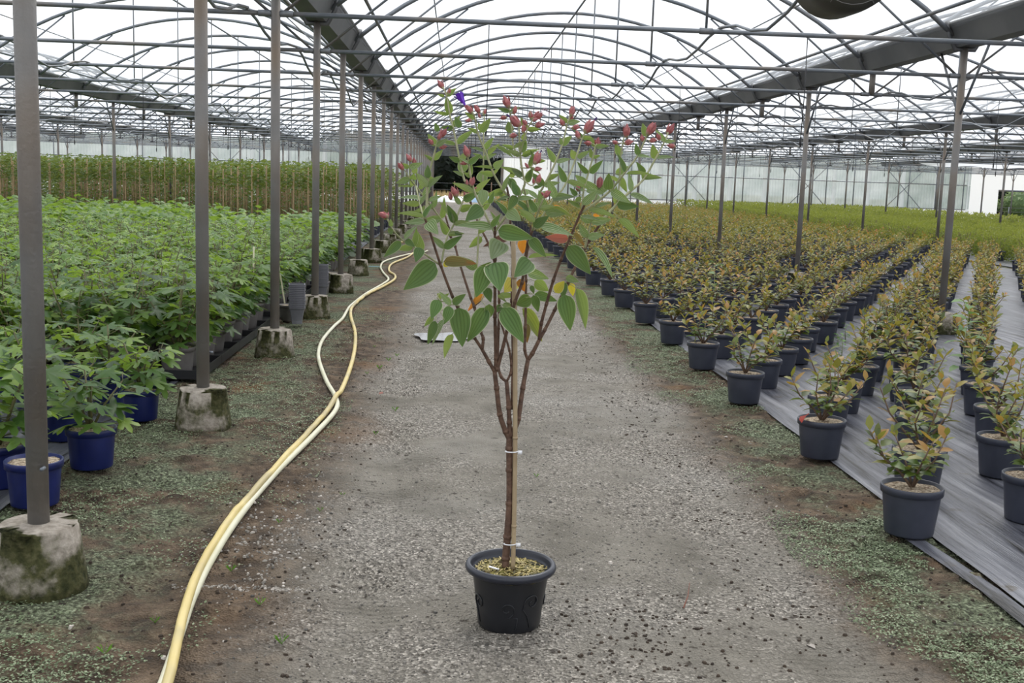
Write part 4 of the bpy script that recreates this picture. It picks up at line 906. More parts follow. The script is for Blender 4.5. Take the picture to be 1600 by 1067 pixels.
 ((-0.0245,-0.1939,1.4989),(-0.0672,-0.2010,1.5169),0.0147,'l',1),
 ((-0.0068,-0.1944,1.5763),(-0.0278,-0.1856,1.6113),0.0169,'t',-1),
 ((-0.0061,-0.1830,1.5768),(0.0336,-0.1812,1.5777),0.0148,'t',1),
 ((-0.0426,-0.1690,1.5209),(-0.0788,-0.1672,1.5310),0.0128,'t',-1),
 ((-0.0446,-0.2101,1.5198),(-0.0128,-0.2171,1.5450),0.0096,'l',-1),
 ((-0.0585,-0.1794,1.6244),(-0.0955,-0.1814,1.6345),0.0129,'g',-1),
 ((-0.0581,-0.1692,1.6250),(-0.0272,-0.1704,1.6409),0.0078,'l',1),
 ((0.0215,0.0607,1.3340),(-0.0337,0.0561,1.3766),0.0173,'g',-1),
 ((0.0203,0.0416,1.3345),(0.0722,0.0307,1.3659),0.0260,'l',1),
 ((0.0259,-0.1729,1.3090),(-0.0267,-0.1899,1.3504),0.0213,'l',1),
 ((0.0368,-0.1961,1.3494),(0.0851,-0.1844,1.3579),0.0146,'l',-1),
 ((-0.1987,0.1945,1.4839),(-0.2346,0.1868,1.4970),0.0174,'g',1),
 ((-0.1987,0.1911,1.4838),(-0.1741,0.1762,1.5187),0.0194,'l',-1),
 ((-0.2234,0.2133,1.5899),(-0.2654,0.2043,1.5897),0.0165,'g',1),
 ((-0.2236,0.2433,1.5912),(-0.1999,0.2565,1.6358),0.0136,'t',1),
 ((-0.2471,0.2491,1.6933),(-0.2163,0.2580,1.7206),0.0175,'t',-1),
 ((-0.1367,0.0524,1.1482),(-0.1957,0.0331,1.1877),0.0270,'l',1),
 ((-0.1366,0.0562,1.1479),(-0.0904,0.0469,1.1708),0.0126,'g',-1),
 ((-0.1329,0.1000,1.2569),(-0.0870,0.0810,1.2891),0.0154,'l',-1),
 ((-0.1236,0.1332,1.4936),(-0.0828,0.1231,1.5108),0.0146,'l',1),
 ((-0.2541,0.1008,1.2998),(-0.3170,0.0979,1.2918),0.0241,'l',1),
 ((-0.2547,0.1418,1.2983),(-0.2442,0.1371,1.3697),0.0194,'t',-1),
 ((-0.2810,0.0872,1.3336),(-0.3484,0.0687,1.3184),0.0168,'l',1),
 ((-0.2812,0.0984,1.3333),(-0.2687,0.0972,1.3893),0.0152,'l',-1),
 ((-0.3090,0.0540,1.3694),(-0.2857,0.0480,1.4136),0.0153,'l',1),
 ((-0.3526,0.0208,1.4234),(-0.3960,0.0300,1.4077),0.0205,'l',1),
 ((-0.3557,0.0786,1.4570),(-0.3919,0.0878,1.4680),0.0153,'t',1),
 ((-0.3540,0.0373,1.4567),(-0.3121,0.0222,1.4731),0.0191,'l',1),
 ((-0.3029,-0.1095,1.3115),(-0.2762,-0.1233,1.3556),0.0152,'g',1),
 ((-0.3176,-0.0036,1.3456),(-0.3734,-0.0170,1.3485),0.0179,'t',1),
 ((-0.3157,-0.0629,1.3470),(-0.2837,-0.0744,1.3932),0.0126,'l',1),
 ((-0.0575,0.1034,1.3949),(-0.1150,0.0937,1.3771),0.0211,'t',1),
 ((-0.0585,0.0777,1.3952),(-0.0413,0.0626,1.4496),0.0132,'l',1),
 ((-0.0893,0.1097,1.4442),(-0.1390,0.1206,1.4501),0.0185,'t',-1),
 ((-0.0890,0.1199,1.4442),(-0.0670,0.1126,1.4767),0.0097,'t',-1),
 ((-0.1545,0.0859,1.6144),(-0.1888,0.0811,1.6349),0.0146,'t',1),
 ((0.0602,-0.1156,1.3403),(0.0376,-0.1275,1.4025),0.0245,'l',1),
 ((0.0598,-0.1218,1.3405),(0.1188,-0.1420,1.3346),0.0269,'l',-1),
 ((0.0894,-0.1167,1.3813),(0.0635,-0.1162,1.4371),0.0241,'l',1),
 ((0.1703,-0.0454,1.5640),(0.1407,-0.0483,1.5880),0.0119,'g',-1),
 ((0.1738,-0.0138,1.5652),(0.2120,-0.0099,1.5624),0.0143,'t',-1),
 ((0.0510,0.0986,1.3763),(0.0059,0.0816,1.4050),0.0135,'l',-1),
 ((0.0507,0.0947,1.3764),(0.1058,0.0795,1.4027),0.0207,'l',-1),
 ((0.0703,0.1039,1.4153),(0.0272,0.1047,1.4565),0.0234,'g',1),
 ((0.0693,0.0906,1.4153),(0.1206,0.0875,1.4272),0.0182,'l',1),
 ((0.1461,0.1901,1.6183),(0.1172,0.1970,1.6445),0.0167,'t',-1),
 ((0.1410,0.1363,1.6155),(0.1838,0.1419,1.6221),0.0177,'l',-1),
 ((0.3544,-0.1139,1.5699),(0.3426,-0.1006,1.6122),0.0192,'t',-1),
 ((0.1762,-0.0788,1.3623),(0.2210,-0.0807,1.4101),0.0241,'l',-1),
 ((0.1807,-0.0479,1.4044),(0.1175,-0.0550,1.4357),0.0156,'l',-1),
 ((0.2187,0.0214,1.5387),(0.2002,0.0295,1.5757),0.0142,'t',-1),
 ((0.2133,-0.0229,1.5373),(0.2566,-0.0297,1.5426),0.0144,'l',1),
 ((0.3143,0.1597,1.3632),(0.3051,0.1392,1.4242),0.0199,'t',-1),
 ((0.3108,0.1350,1.3637),(0.3803,0.1169,1.3589),0.0317,'g',-1),
 ((0.3549,0.1517,1.4059),(0.3499,0.1694,1.4701),0.0182,'l',-1),
 ((0.4012,0.1908,1.4443),(0.3857,0.1756,1.4928),0.0128,'t',-1),
 ((0.4684,0.2061,1.5708),(0.4354,0.2053,1.6091),0.0170,'l',-1),
 ((0.4649,0.1866,1.5701),(0.4997,0.1816,1.5721),0.0126,'l',-1),
 ((0.2126,0.0714,1.2568),(0.1825,0.0853,1.3013),0.0227,'l',1),
 ((0.2117,0.0641,1.2572),(0.2670,0.0616,1.2677),0.0237,'l',1),
 ((0.2210,0.0640,1.3060),(0.1751,0.0548,1.3299),0.0210,'l',1),
 ((0.2217,0.0697,1.3058),(0.2876,0.0664,1.3160),0.0264,'l',-1),
 ((0.2349,0.0390,1.4013),(0.1813,0.0476,1.4400),0.0277,'l',1),
 ((0.2346,0.0364,1.4013),(0.2782,0.0266,1.4294),0.0235,'l',-1),
 ((0.3188,0.1563,1.4334),(0.2753,0.1720,1.4580),0.0121,'t',1),
 ((0.0059,-0.1735,1.4670),(0.0112,-0.1641,1.5064),0.0139,'t',1),
 ((0.0041,-0.2013,1.4667),(0.0370,-0.2047,1.4488),0.0087,'l',-1),
 ((0.0185,-0.1721,1.4859),(0.0055,-0.1693,1.5204),0.0108,'t',-1),
 ((0.0186,-0.1702,1.4860),(0.0540,-0.1620,1.4886),0.0128,'t',-1),
 ((-0.2141,-0.1106,1.0503),(-0.2512,-0.1093,1.0893),0.0185,'l',-1),
]
# buds: (base, tip, kind)
BUDS=[
 ((-0.2573,0.2599,1.7168),(-0.2792,0.2688,1.7461),'b'),
 ((-0.2398,0.2294,1.6958),(-0.2384,0.2344,1.7187),'s'),
 ((-0.1818,0.0856,1.6469),(-0.2030,0.0923,1.6811),'f'),
 ((-0.1624,0.0809,1.6301),(-0.1833,0.0849,1.6578),'b'),
 ((-0.1406,0.0325,1.6296),(-0.1602,0.0290,1.6550),'b'),
 ((-0.1368,0.1653,1.6213),(-0.1444,0.1656,1.6403),'b'),
 ((-0.1268,0.1834,1.6311),(-0.1214,0.1892,1.6533),'s'),
 ((-0.1644,0.0487,1.6081),(-0.1863,0.0551,1.6077),'b'),
 ((-0.0600,-0.1735,1.6363),(-0.0784,-0.1663,1.6727),'b'),
 ((-0.0478,-0.1688,1.6184),(-0.0383,-0.1679,1.6403),'b'),
 ((-0.0649,-0.1522,1.6109),(-0.0871,-0.1584,1.6060),'b'),
 ((-0.0252,-0.1956,1.5834),(-0.0613,-0.1911,1.6116),'c'),
 ((-0.0565,-0.1887,1.5528),(-0.0360,-0.1942,1.5608),'b'),
 ((-0.2615,-0.1334,1.5456),(-0.2398,-0.1385,1.5724),'c'),
 ((-0.2623,-0.1585,1.5372),(-0.2587,-0.1623,1.5607),'b'),
 ((-0.2780,-0.1321,1.5239),(-0.2940,-0.1326,1.5417),'b'),
 ((-0.2625,-0.1425,1.5174),(-0.2366,-0.1485,1.5204),'b'),
 ((-0.1740,-0.2361,1.4895),(-0.1883,-0.2334,1.5252),'b'),
 ((-0.1757,-0.2197,1.4752),(-0.1991,-0.2243,1.4703),'b'),
 ((-0.1666,-0.1961,1.4801),(-0.1436,-0.1953,1.4916),'b'),
 ((-0.3472,0.0307,1.4751),(-0.3659,0.0396,1.4998),'b'),
 ((-0.3390,0.0452,1.4646),(-0.3415,0.0397,1.4897),'b'),
 ((-0.3712,0.0390,1.4487),(-0.3913,0.0346,1.4715),'b'),
 ((-0.0470,-0.1368,1.6218),(-0.0369,-0.1325,1.6449),'b'),
 ((0.0003,-0.2451,1.6006),(-0.0033,-0.2509,1.6259),'s'),
 ((0.0061,-0.2096,1.6062),(0.0352,-0.2095,1.6241),'st'),
 ((0.0034,-0.2309,1.5987),(0.0227,-0.2311,1.6063),'b'),
 ((-0.0097,-0.2358,1.5849),(-0.0249,-0.2362,1.6014),'b'),
 ((-0.0202,-0.2040,1.5641),(-0.0138,-0.1969,1.5900),'b'),
 ((0.0126,-0.2103,1.5849),(0.0437,-0.2088,1.5943),'b'),
 ((-0.0594,-0.2017,1.5550),(-0.0347,-0.2016,1.5580),'b'),
 ((0.1321,0.1581,1.6052),(0.1187,0.1610,1.6313),'b'),
 ((0.1504,0.1481,1.6368),(0.1623,0.1578,1.6709),'b'),
 ((0.1531,0.1700,1.6205),(0.1575,0.1741,1.6497),'b'),
 ((0.1578,0.1823,1.6006),(0.1880,0.1906,1.6071),'b'),
 ((0.1614,-0.0521,1.5593),(0.1483,-0.0449,1.5859),'b'),
 ((0.1773,-0.0214,1.5786),(0.2098,-0.0180,1.6195),'c'),
 ((0.2024,-0.0299,1.5481),(0.1754,-0.0368,1.5492),'b'),
 ((0.2255,0.0161,1.5361),(0.2267,0.0133,1.5702),'b'),
 ((0.3072,0.1345,1.5567),(0.2852,0.1408,1.5621),'b'),
 ((0.3250,0.1023,1.5741),(0.3272,0.1048,1.6195),'b'),
 ((0.3201,0.1109,1.5551),(0.3525,0.1117,1.5648),'b'),
 ((0.3462,-0.1115,1.5544),(0.3417,-0.1039,1.5795),'b'),
 ((0.3499,-0.1462,1.5734),(0.3746,-0.1486,1.6120),'b'),
 ((0.3583,-0.1381,1.5564),(0.3840,-0.1451,1.5617),'b'),
 ((0.4498,0.1910,1.5717),(0.4379,0.1856,1.5970),'b'),
 ((0.4788,0.2341,1.5947),(0.5015,0.2252,1.6319),'b'),
 ((0.5082,0.2173,1.5554),(0.4774,0.2267,1.5601),'b'),
 ((0.0161,-0.2030,1.4763),(0.0359,-0.1908,1.5117),'c'),
 ((0.0008,-0.2084,1.4642),(-0.0120,-0.2102,1.4808),'b'),
 ((0.0150,-0.2157,1.4623),(0.0394,-0.2209,1.4652),'b'),
 ((0.0252,-0.2359,1.4210),(0.0324,-0.2309,1.4504),'b'),
 ((0.0178,-0.2131,1.4185),(0.0132,-0.2167,1.4389),'b'),
 ((0.2389,0.0378,1.4119),(0.2394,0.0277,1.4506),'b'),
 ((0.1641,-0.0454,1.4003),(0.1630,-0.0445,1.4303),'b'),
 ((0.0441,-0.2294,1.3818),(0.0662,-0.2367,1.4021),'b'),
 ((0.0554,-0.1898,1.3846),(0.0383,-0.1932,1.3976),'b'),
 ((-0.4003,-0.2278,1.3138),(-0.4317,-0.2217,1.3208),'b'),
 ((-0.4037,-0.2257,1.3083),(-0.4009,-0.2228,1.3272),'b'),
 ((-0.2027,-0.0331,1.3732),(-0.2222,-0.0249,1.4046),'b'),
 ((-0.2227,-0.0119,1.3618),(-0.2281,-0.0146,1.3884),'b'),
 ((-0.1712,0.1792,1.4065),(-0.1755,0.1834,1.4275),'b'),
 ((-0.1662,-0.1994,1.4071),(-0.1565,-0.1984,1.4361),'b'),
 ((-0.1779,-0.0134,1.3723),(-0.1848,-0.0170,1.3897),'b'),
 ((-0.1741,-0.0125,1.3760),(-0.1652,-0.0153,1.3925),'b'),
 ((-0.1576,-0.1767,1.3990),(-0.1465,-0.1741,1.4058),'b'),
]
CANE=[(0.0067,-0.0120,0.2097),(0.0046,-0.0120,0.4059),(0.0006,-0.0120,0.5865),(-0.0106,-0.0120,0.9177),(-0.0174,-0.0120,1.0609),(-0.0281,-0.0120,1.2597)]
HOSE_YELLOW=[(-0.756,2.873),(-0.763,3.000),(-0.835,3.494),(-0.877,3.910),(-0.887,4.478),(-0.859,4.904),(-0.796,5.893),(-0.736,6.893),(-0.737,7.716),(-0.788,8.912),(-0.887,10.131),(-1.050,11.441),(-1.090,12.243),(-1.035,13.485),(-0.914,14.571),(-0.835,15.524),(-0.865,16.236),(-0.992,16.983),(-1.024,18.378),(-0.824,20.290),(-0.757,23.416),(-0.941,24.732),(-1.517,23.936)]
HOSE_CREAM=[(-0.772,2.837),(-0.780,3.000),(-0.818,3.366),(-0.847,3.662),(-0.865,4.048),(-0.863,4.585),(-0.824,5.259),(-0.748,6.048),(-0.700,6.703),(-0.738,7.098),(-0.867,7.699),(-1.012,8.498),(-1.081,9.031),(-1.122,9.679),(-1.120,10.527),(-1.101,11.114),(-1.119,11.759),(-1.123,12.297),(-1.063,13.552),(-0.947,14.827),(-0.918,15.596),(-1.055,16.613),(-1.171,17.785),(-1.159,19.042),(-0.845,20.797),(-0.677,21.051),(-0.544,21.860)]

# ================================================================== THE POTTED PLANT IN THE LANE
def blade_material(name, top, under, vein, tip=None, trans=.34, tcol=(.35, .5, .08)):
    """Ovate leaf with five lengthwise veins and a pale downy margin, coloured along its own width and length."""
    m, n, l, b = mat(name); out = n['Material Output']
    uv = n.new('ShaderNodeUVMap'); sx = n.new('ShaderNodeSeparateXYZ'); l.new(uv.outputs[0], sx.inputs[0])
    r = ramp(n, [(0, vein), (.05, vein), (.10, top), (.26, top), (.31, vein), (.36, vein), (.41, top), (.60, top), (.65, vein), (.69, vein), (.74, top), (.89, top), (.94, (.36, .39, .24)), (1, (.50, .51, .36))])
    wv = n.new('ShaderNodeMath'); wv.operation = 'SUBTRACT'; wv.inputs[1].default_value = .5; l.new(sx.outputs[0], wv.inputs[0])
    ab = n.new('ShaderNodeMath'); ab.operation = 'ABSOLUTE'; l.new(wv.outputs[0], ab.inputs[0])
    ml = n.new('ShaderNodeMath'); ml.operation = 'MULTIPLY'; ml.inputs[1].default_value = 2.0; l.new(ab.outputs[0], ml.inputs[0])
    l.new(ml.outputs[0], r.inputs[0]); col = r.outputs[0]
    oi = n.new('ShaderNodeObjectInfo')
    hs = node(n, 'ShaderNodeHueSaturation'); mr = n.new('ShaderNodeMapRange'); mr.inputs['To Min'].default_value = .75; mr.inputs['To Max'].default_value = 1.3
    l.new(oi.outputs['Random'], mr.inputs['Value']); l.new(mr.outputs[0], hs.inputs['Value']); l.new(col, hs.inputs['Color']); col = hs.outputs[0]
    if tip:
        nt = node(n, 'ShaderNodeTexNoise', Scale=3.0); l.new(uv.outputs[0], nt.inputs['Vector'])
        ad = n.new('ShaderNodeMath'); ad.operation = 'ADD'; l.new(sx.outputs[1], ad.inputs[0]); l.new(nt.outputs['Fac'], ad.inputs[1])
        rt = ramp(n, [(.95, (0, 0, 0)), (1.0, (1, 1, 1))]); rt.color_ramp.elements[0].position = .55; rt.color_ramp.elements[1].position = .72
        h2 = n.new('ShaderNodeMath'); h2.operation = 'MULTIPLY'; h2.inputs[1].default_value = .5; l.new(ad.outputs[0], h2.inputs[0]); l.new(h2.outputs[0], rt.inputs[0])
        mx = node(n, 'ShaderNodeMix', data_type='RGBA'); l.new(rt.outputs[0], mx.inputs['Factor']); l.new(col, mx.inputs['A']); mx.inputs['B'].default_value = rgba(tip); col = mx.outputs['Result']
    ge = n.new('ShaderNodeNewGeometry'); bk = node(n, 'ShaderNodeMix', data_type='RGBA'); l.new(ge.outputs['Backfacing'], bk.inputs['Factor']); l.new(col, bk.inputs['A']); bk.inputs['B'].default_value = rgba(under)
    l.new(bk.outputs['Result'], b.inputs['Base Color']); b.inputs['Roughness'].default_value = .6; b.inputs['Specular IOR Level'].default_value = .3
    b.inputs['Sheen Weight'].default_value = .15
    bp = node(n, 'ShaderNodeBump', Strength=.6, Distance=.006); l.new(r.outputs[0], bp.inputs['Height']); bp.invert = True; l.new(bp.outputs[0], b.inputs['Normal'])
    t = n.new('ShaderNodeBsdfTranslucent'); t.inputs[0].default_value = rgba(tcol)
    s = n.new('ShaderNodeMixShader'); s.inputs[0].default_value = trans; l.new(b.outputs[0], s.inputs[1]); l.new(t.outputs[0], s.inputs[2]); l.new(s.outputs[0], out.inputs['Surface'])
    return m
TB = {
 'g': blade_material('downy_green_leaf', (.078, .150, .045), (.17, .21, .11), (.045, .095, .026), trans=.2, tcol=(.30, .42, .08)),
 'l': blade_material('light_green_leaf', (.115, .19, .075), (.22, .26, .14), (.38, .42, .26), trans=.24),
 'u': blade_material('pale_grey_green_leaf', (.20, .26, .15), (.22, .26, .15), (.12, .16, .08)),
 't': blade_material('backlit_green_leaf', (.14, .215, .06), (.19, .24, .09), (.08, .14, .035), trans=.38, tcol=(.36, .47, .10)),  # lighter, yellower copy of the green leaf; glow from behind put into its colour
 'y': blade_material('backlit_yellow_leaf', (.42, .38, .045), (.45, .40, .08), (.28, .25, .03), trans=.45, tcol=(.75, .62, .05)),  # yellow stands for light coming through the leaf, set into its colour
 'o': blade_material('orange_leaf', (.52, .30, .04), (.50, .22, .05), (.35, .15, .03), tip=(.55, .13, .03), trans=.45, tcol=(.85, .32, .04)),
 'p': blade_material('pink_leaf', (.42, .16, .12), (.48, .21, .17), (.30, .09, .07), trans=.3, tcol=(.7, .2, .12)),
 'm': blade_material('plum_brown_leaf', (.14, .07, .05), (.17, .10, .07), (.08, .04, .03), trans=.2, tcol=(.3, .1, .05)),
 'b': blade_material('browning_leaf', (.13, .15, .05), (.20, .14, .08), (.09, .09, .03), tip=(.28, .10, .03), trans=.25, tcol=(.45, .25, .05)),
 'b2': blade_material('green_leaf_with_rust', (.15, .22, .05), (.2, .2, .08), (.08, .12, .03), tip=(.20, .15, .04), trans=.35, tcol=(.4, .45, .06)),
}
KINDLAB = {'y': 'leaf coloured yellow as if lit from behind', 'o': 'orange dying leaf', 'p': 'dusty pink leaf', 'm': 'plum brown leaf', 'b': 'leaf browning at the tip'}
def blade_mesh(m, seed, nl=12, nw=18):
    rr = random.Random(seed)
    vs, uvs = [], []; bend = rr.uniform(.06, .2); cup = rr.uniform(.08, .2); tw = rr.uniform(-.2, .2); skew = rr.uniform(-.03, .03)
    for i in range(nl+1):
        t = i/nl
        hw = .5*(math.sin(PI*min(1, t**.62))**.85)*(1-.12*t) if 0 < t < 1 else 0.0
        for j in range(nw+1):
            u = j/nw*2-1
            x = u*hw; z = -bend*(t*t)*.9+bend*.45*t + cup*abs(u)**1.5*hw - .016*math.cos(u*PI*6)*hw*(1-abs(u)**3) + tw*u*hw*t*.5
            vs.append((x+skew*math.sin(PI*t), t, z)); uvs.append((j/nw, t))
    w = nw+1; fs = [(i*w+j, i*w+j+1, (i+1)*w+j+1, (i+1)*w+j) for i in range(nl) for j in range(nw)]
    me = bpy.data.meshes.new('leaf'); me.from_pydata(vs, [], fs); me.update()
    ul = me.uv_layers.new(name='UVMap'); idx = np.zeros(len(me.loops), dtype=np.int32); me.loops.foreach_get('vertex_index', idx)
    ul.data.foreach_set('uv', np.array(uvs, dtype=np.float32)[idx].ravel())
    me.polygons.foreach_set('use_smooth', [True]*len(me.polygons)); me.materials.append(m); return me
BLADES = {k: [blade_mesh(m, 11*i+7) for i in range(5 if k in 'glt' else 2)] for k, m in TB.items()}
PP = Vector((0.2048, 3.5, 0))
plant = thing('potted_plant', 'tall slender potted plant with pink buds and one violet flower, alone in the lane', 'plant', PP)
mb = MB(); mb.lathe([(.098, 0), (.102, .006), (.106, .05), (.1235, .175), (.125, .18)], 48); potm = mb.build('pot', M['pot_black'], plant)
mb = MB(); mb.lathe([(.1225, .174), (.134, .177), (.1445, .183), (.148, .192), (.1455, .201), (.139, .206), (.132, .2055), (.129, .199), (.1265, .19), (.121, .176)], 56); mb.build('rim', M['pot_rim'], potm)
# relief scrolls on the pot wall
def on_pot(a, z, off=.0015):
    r = .106+(.1235-.106)*(z-.05)/.125+off; return (r*math.cos(a), r*math.sin(a), z)
def scroll(cx, cz, turns, r0, r1, start, tail):
    pts = []
    for i in range(26):
        f = i/25; a = start+turns*2*PI*f; r = r0+(r1-r0)*f; pts.append((cx+r*math.cos(a)/.115, cz+r*math.sin(a)))
    return [on_pot(-PI/2+a, z) for a, z in pts+tail]
for sp in (scroll(-.12, .085, -1.15, .006, .028, -.5, [(.19, .055), (.17, .03), (.12, .015)]), scroll(.62, .105, 1.2, .006, .030, 2.2, [(.33, .085), (.5, .06), (.62, .02)]), scroll(-1.1, .09, 1.2, .006, .028, 2.0, [(-1.25, .05), (-1.15, .02)]), scroll(1.5, .08, -1.1, .006, .028, 0, [(1.7, .04)])):
    mb = MB(); mb.tube(sp, .0022, 5); mb.build('scroll_relief', M['pot_black'], potm)
mb = MB()
rr = random.Random(3); vs = [(0, 0, .186)]
for q in range(1, 9):
    for k in range(36):
        a = 2*PI*k/36; r = .1262*q/8; vs.append((r*math.cos(a), r*math.sin(a), .186-.012*(q/8)**3+rr.uniform(-.003, .003)))
fs = [(0, 1+k, 1+(k+1) % 36) for k in range(36)]+[(1+(q-1)*36+k, 1+q*36+k, 1+q*36+(k+1) % 36, 1+(q-1)*36+(k+1) % 36) for q in range(1, 8) for k in range(36)]
mb.add(vs, fs); soil_o = mb.build('mossy_mulch', M['mulch_moss'], plant)
mb = MB()
for i in range(420):
    a, r = rr.random()*2*PI, .12*math.sqrt(rr.random()); x, y, z = r*math.cos(a), r*math.sin(a), .186-.012*(r/.126)**3+.003
    d = rr.random()*PI; L, W = rr.uniform(.004, .012), rr.uniform(.0015, .003); t = rr.uniform(-.4, .4)
    c, s = math.cos(d), math.sin(d)
    mb.add([(x-c*L-s*W, y-s*L+c*W, z-t*L), (x-c*L+s*W, y-s*L-c*W, z-t*L), (x+c*L+s*W, y+s*L-c*W, z+t*L+.002), (x+c*L-s*W, y+s*L+c*W, z+t*L+.002)], [(0, 1, 2, 3)], rr.random())
o = mb.build('bark_chips', leafy('mossy_chip', [(0, (.06, .055, .015)), (.5, (.28, .22, .06)), (1, (.62, .50, .22))], .05), plant, smooth=False, tint=True); o['kind'] = 'stuff'
mb = MB(); mb.box(-.018, .018, -.004, .004, 0, .003); o = mb.build('pale_chip', M['tie'], plant, smooth=False); o.location = (-.055, -.02, .19); o.rotation_euler = (0, .1, -.5)
for i, (pts, r0, r1, kind) in enumerate(STEMS):
    mb = MB(); p = [Vector(q) for q in pts]
    if i == 0: p = [p[0]+Vector((0, 0, -.03))]+p
    sm = []
    for j in range(len(p)-1):           # ease the bends
        a, b_, c, d = p[max(j-1, 0)], p[j], p[j+1], p[min(j+2, len(p)-1)]
        for t in (0, .33, .67): sm.append(.5*((2*b_)+(c-a)*t+(2*a-5*b_+4*c-d)*t*t+(3*b_-a-3*c+d)*t*t*t))
    sm.append(p[-1]); g_ = 1.0 if kind == 'wood' else 1.3; mb.tube(sm, r0*g_, 8, r1*g_)
    if kind == 'wood':                  # swollen nodes
        for j in range(1, len(p)-1): 
            d = (p[j+1]-p[j-1]).normalized()*.006; f = j/len(p); mb.tube([p[j]-d, p[j], p[j]+d], (r0+(r1-r0)*f)*1.18, 8)
    mb.build('trunk' if i == 0 else ('branch' if kind == 'wood' else 'green_stem'), M['bark'] if kind == 'wood' else M['green_stem'], plant)
mb = MB(); mb.tube([Vector(CANE[0])+Vector((0, 0, -.03))]+CANE, .0075, 10)
for z in (.33, .62, .95, 1.13): 
    for a, b_ in zip(CANE[:-1], CANE[1:]):
        if a[2] <= z <= b_[2]: 
            q = Vector(a).lerp(Vector(b_), (z-a[2])/(b_[2]-a[2])); mb.tube([q-Vector((0, 0, .004)), q, q+Vector((0, 0, .004))], .0088, 10)
cane_o = mb.build('bamboo_cane', M['cane'], plant); cane_o['label'] = 'straight tan bamboo cane supporting the trunk'
for z in (.27, .575):                   # white tie tapes round trunk and cane
    for a, b_ in zip(CANE[:-1], CANE[1:]):
        if a[2] <= z <= b_[2]:
            q = Vector(a).lerp(Vector(b_), (z-a[2])/(b_[2]-a[2])); mb = MB()
            mb.tube([q+Vector((.019*math.cos(t)-.012, .012*math.sin(t), 0)) for t in np.linspace(0, 2*PI, 15)], .0022, 5)
            mb.box(q.x+.008, q.x+.022, q.y-.012, q.y-.009, q.z-.006, q.z+.006); mb.build('tie_tape', M['tie'], plant)
for a, b_ in TWIGS:
    mb = MB(); a, b_ = Vector(a), Vector(b_); mid = (a+b_)*.5+Vector((0, 0, (b_-a).length*.12)); mb.tube([a, mid, b_], .0014, 5, .0011); mb.build('petiole', M['green_stem'], plant)
eye_local = Vector((0, 0, EYE))-PP
rr = random.Random(21)
for b_, t_, w, kind, side in LEAVES:
    b_, t_ = Vector(b_), Vector(t_); ax = t_-b_; L = ax.length; ax.normalize()
    view = (eye_local-(b_+t_)*.5).normalized()
    s = ax.cross(view).normalized(); nn = s.cross(ax)
    if nn.dot(view) < 0: nn = -nn
    w *= 1.12; W = max(w, L*.38); ph = math.acos(min(1, w/W))*side
    wd = s*math.cos(ph)+nn*math.sin(ph); no = wd.cross(ax)
    if no.dot(view) < 0: wd = -wd; no = -no
    if no.z < -.2 and kind in 'lt': wd = -wd; no = -no
    me = rr.choice(BLADES[kind])
    mw = Matrix(((wd.x*W, ax.x*L, no.x*L, b_.x), (wd.y*W, ax.y*L, no.y*L, b_.y), (wd.z*W, ax.z*L, no.z*L, b_.z), (0, 0, 0, 1)))
    o = put('leaf', me, plant, mw=mw)
    if kind in KINDLAB: o['label'] = KINDLAB[kind]
# buds
def bud_material(name, c1, c2, c3):
    m, n, l, b = mat(name); tc = n.new('ShaderNodeTexCoord'); sx = n.new('ShaderNodeSeparateXYZ'); l.new(tc.outputs['Object'], sx.inputs[0])
    no = node(n, 'ShaderNodeTexNoise', Scale=6.0, Detail=3); l.new(tc.outputs['Object'], no.inputs['Vector'])
    r = ramp(n, [(0, c3), (.22, c1), (.75, c2), (1, c2)]); ad = n.new('ShaderNodeMath'); ad.operation = 'MULTIPLY_ADD'; ad.inputs[1].default_value = .5; l.new(no.outputs['Fac'], ad.inputs[0]); l.new(sx.outputs[2], ad.inputs[2])
    sb = n.new('ShaderNodeMath'); sb.operation = 'SUBTRACT'; sb.inputs[1].default_value = .25; l.new(ad.outputs[0], sb.inputs[0]); l.new(sb.outputs[0], r.inputs[0])
    l.new(r.outputs[0], b.inputs['Base Color']); b.inputs['Roughness'].default_value = .6; b.inputs['Sheen Weight'].default_value = .2
    return m
M['bud'] = bud_material('dusty_pink_bud', (.36, .12, .12), (.29, .075, .08), (.30, .28, .14))
M['bud_green'] = bud_material('green_pink_bud', (.34, .34, .18), (.40, .25, .17), (.25, .3, .12))
M['sepal'] = noisy('pink_sepal', (.33, .075, .08), (.46, .17, .16), 4, .6)
M['violet'] = noisy('violet_petal', (.10, .015, .42), (.17, .03, .60), 5, .5)
M['violet_dark'] = noisy('dark_violet_petal', (.03, .006, .09), (.06, .01, .16), 5, .5)
M['stamen'] = noisy('pink_stamen', (.62, .32, .45), (.75, .45, .55), 5, .5)
mb = MB(); mb.lathe([(.03, 0), (.13, .06), (.21, .22), (.235, .4), (.20, .6), (.12, .8), (.045, .94), (.002, 1)], 12); BUD = mb.mesh('bud_body', M['bud']); BUDG = mb.mesh('bud_body', M['bud_green'])
def sepal_mesh(spread):
    mb = MB(); vs = []
    for i in range(7):
        t = i/6; w = .62*math.sin(PI*min(1, .22+t*.78))*(1 if t < 1 else 0)
        r = .03+.225*math.sin(PI*min(1, t*.92))**.7+spread*t*t+.01
        for u in (-1, -.5, 0, .5, 1): vs.append((r*math.cos(u*w), r*math.sin(u*w), .02+t*.98))
    mb.add(vs, [(i*5+j, i*5+j+1, i*5+6+j, i*5+5+j) for i in range(6) for j in range(4)]); return mb.mesh('sepal', M['sepal'])
SEP = [sepal_mesh(.02), sepal_mesh(.16)]
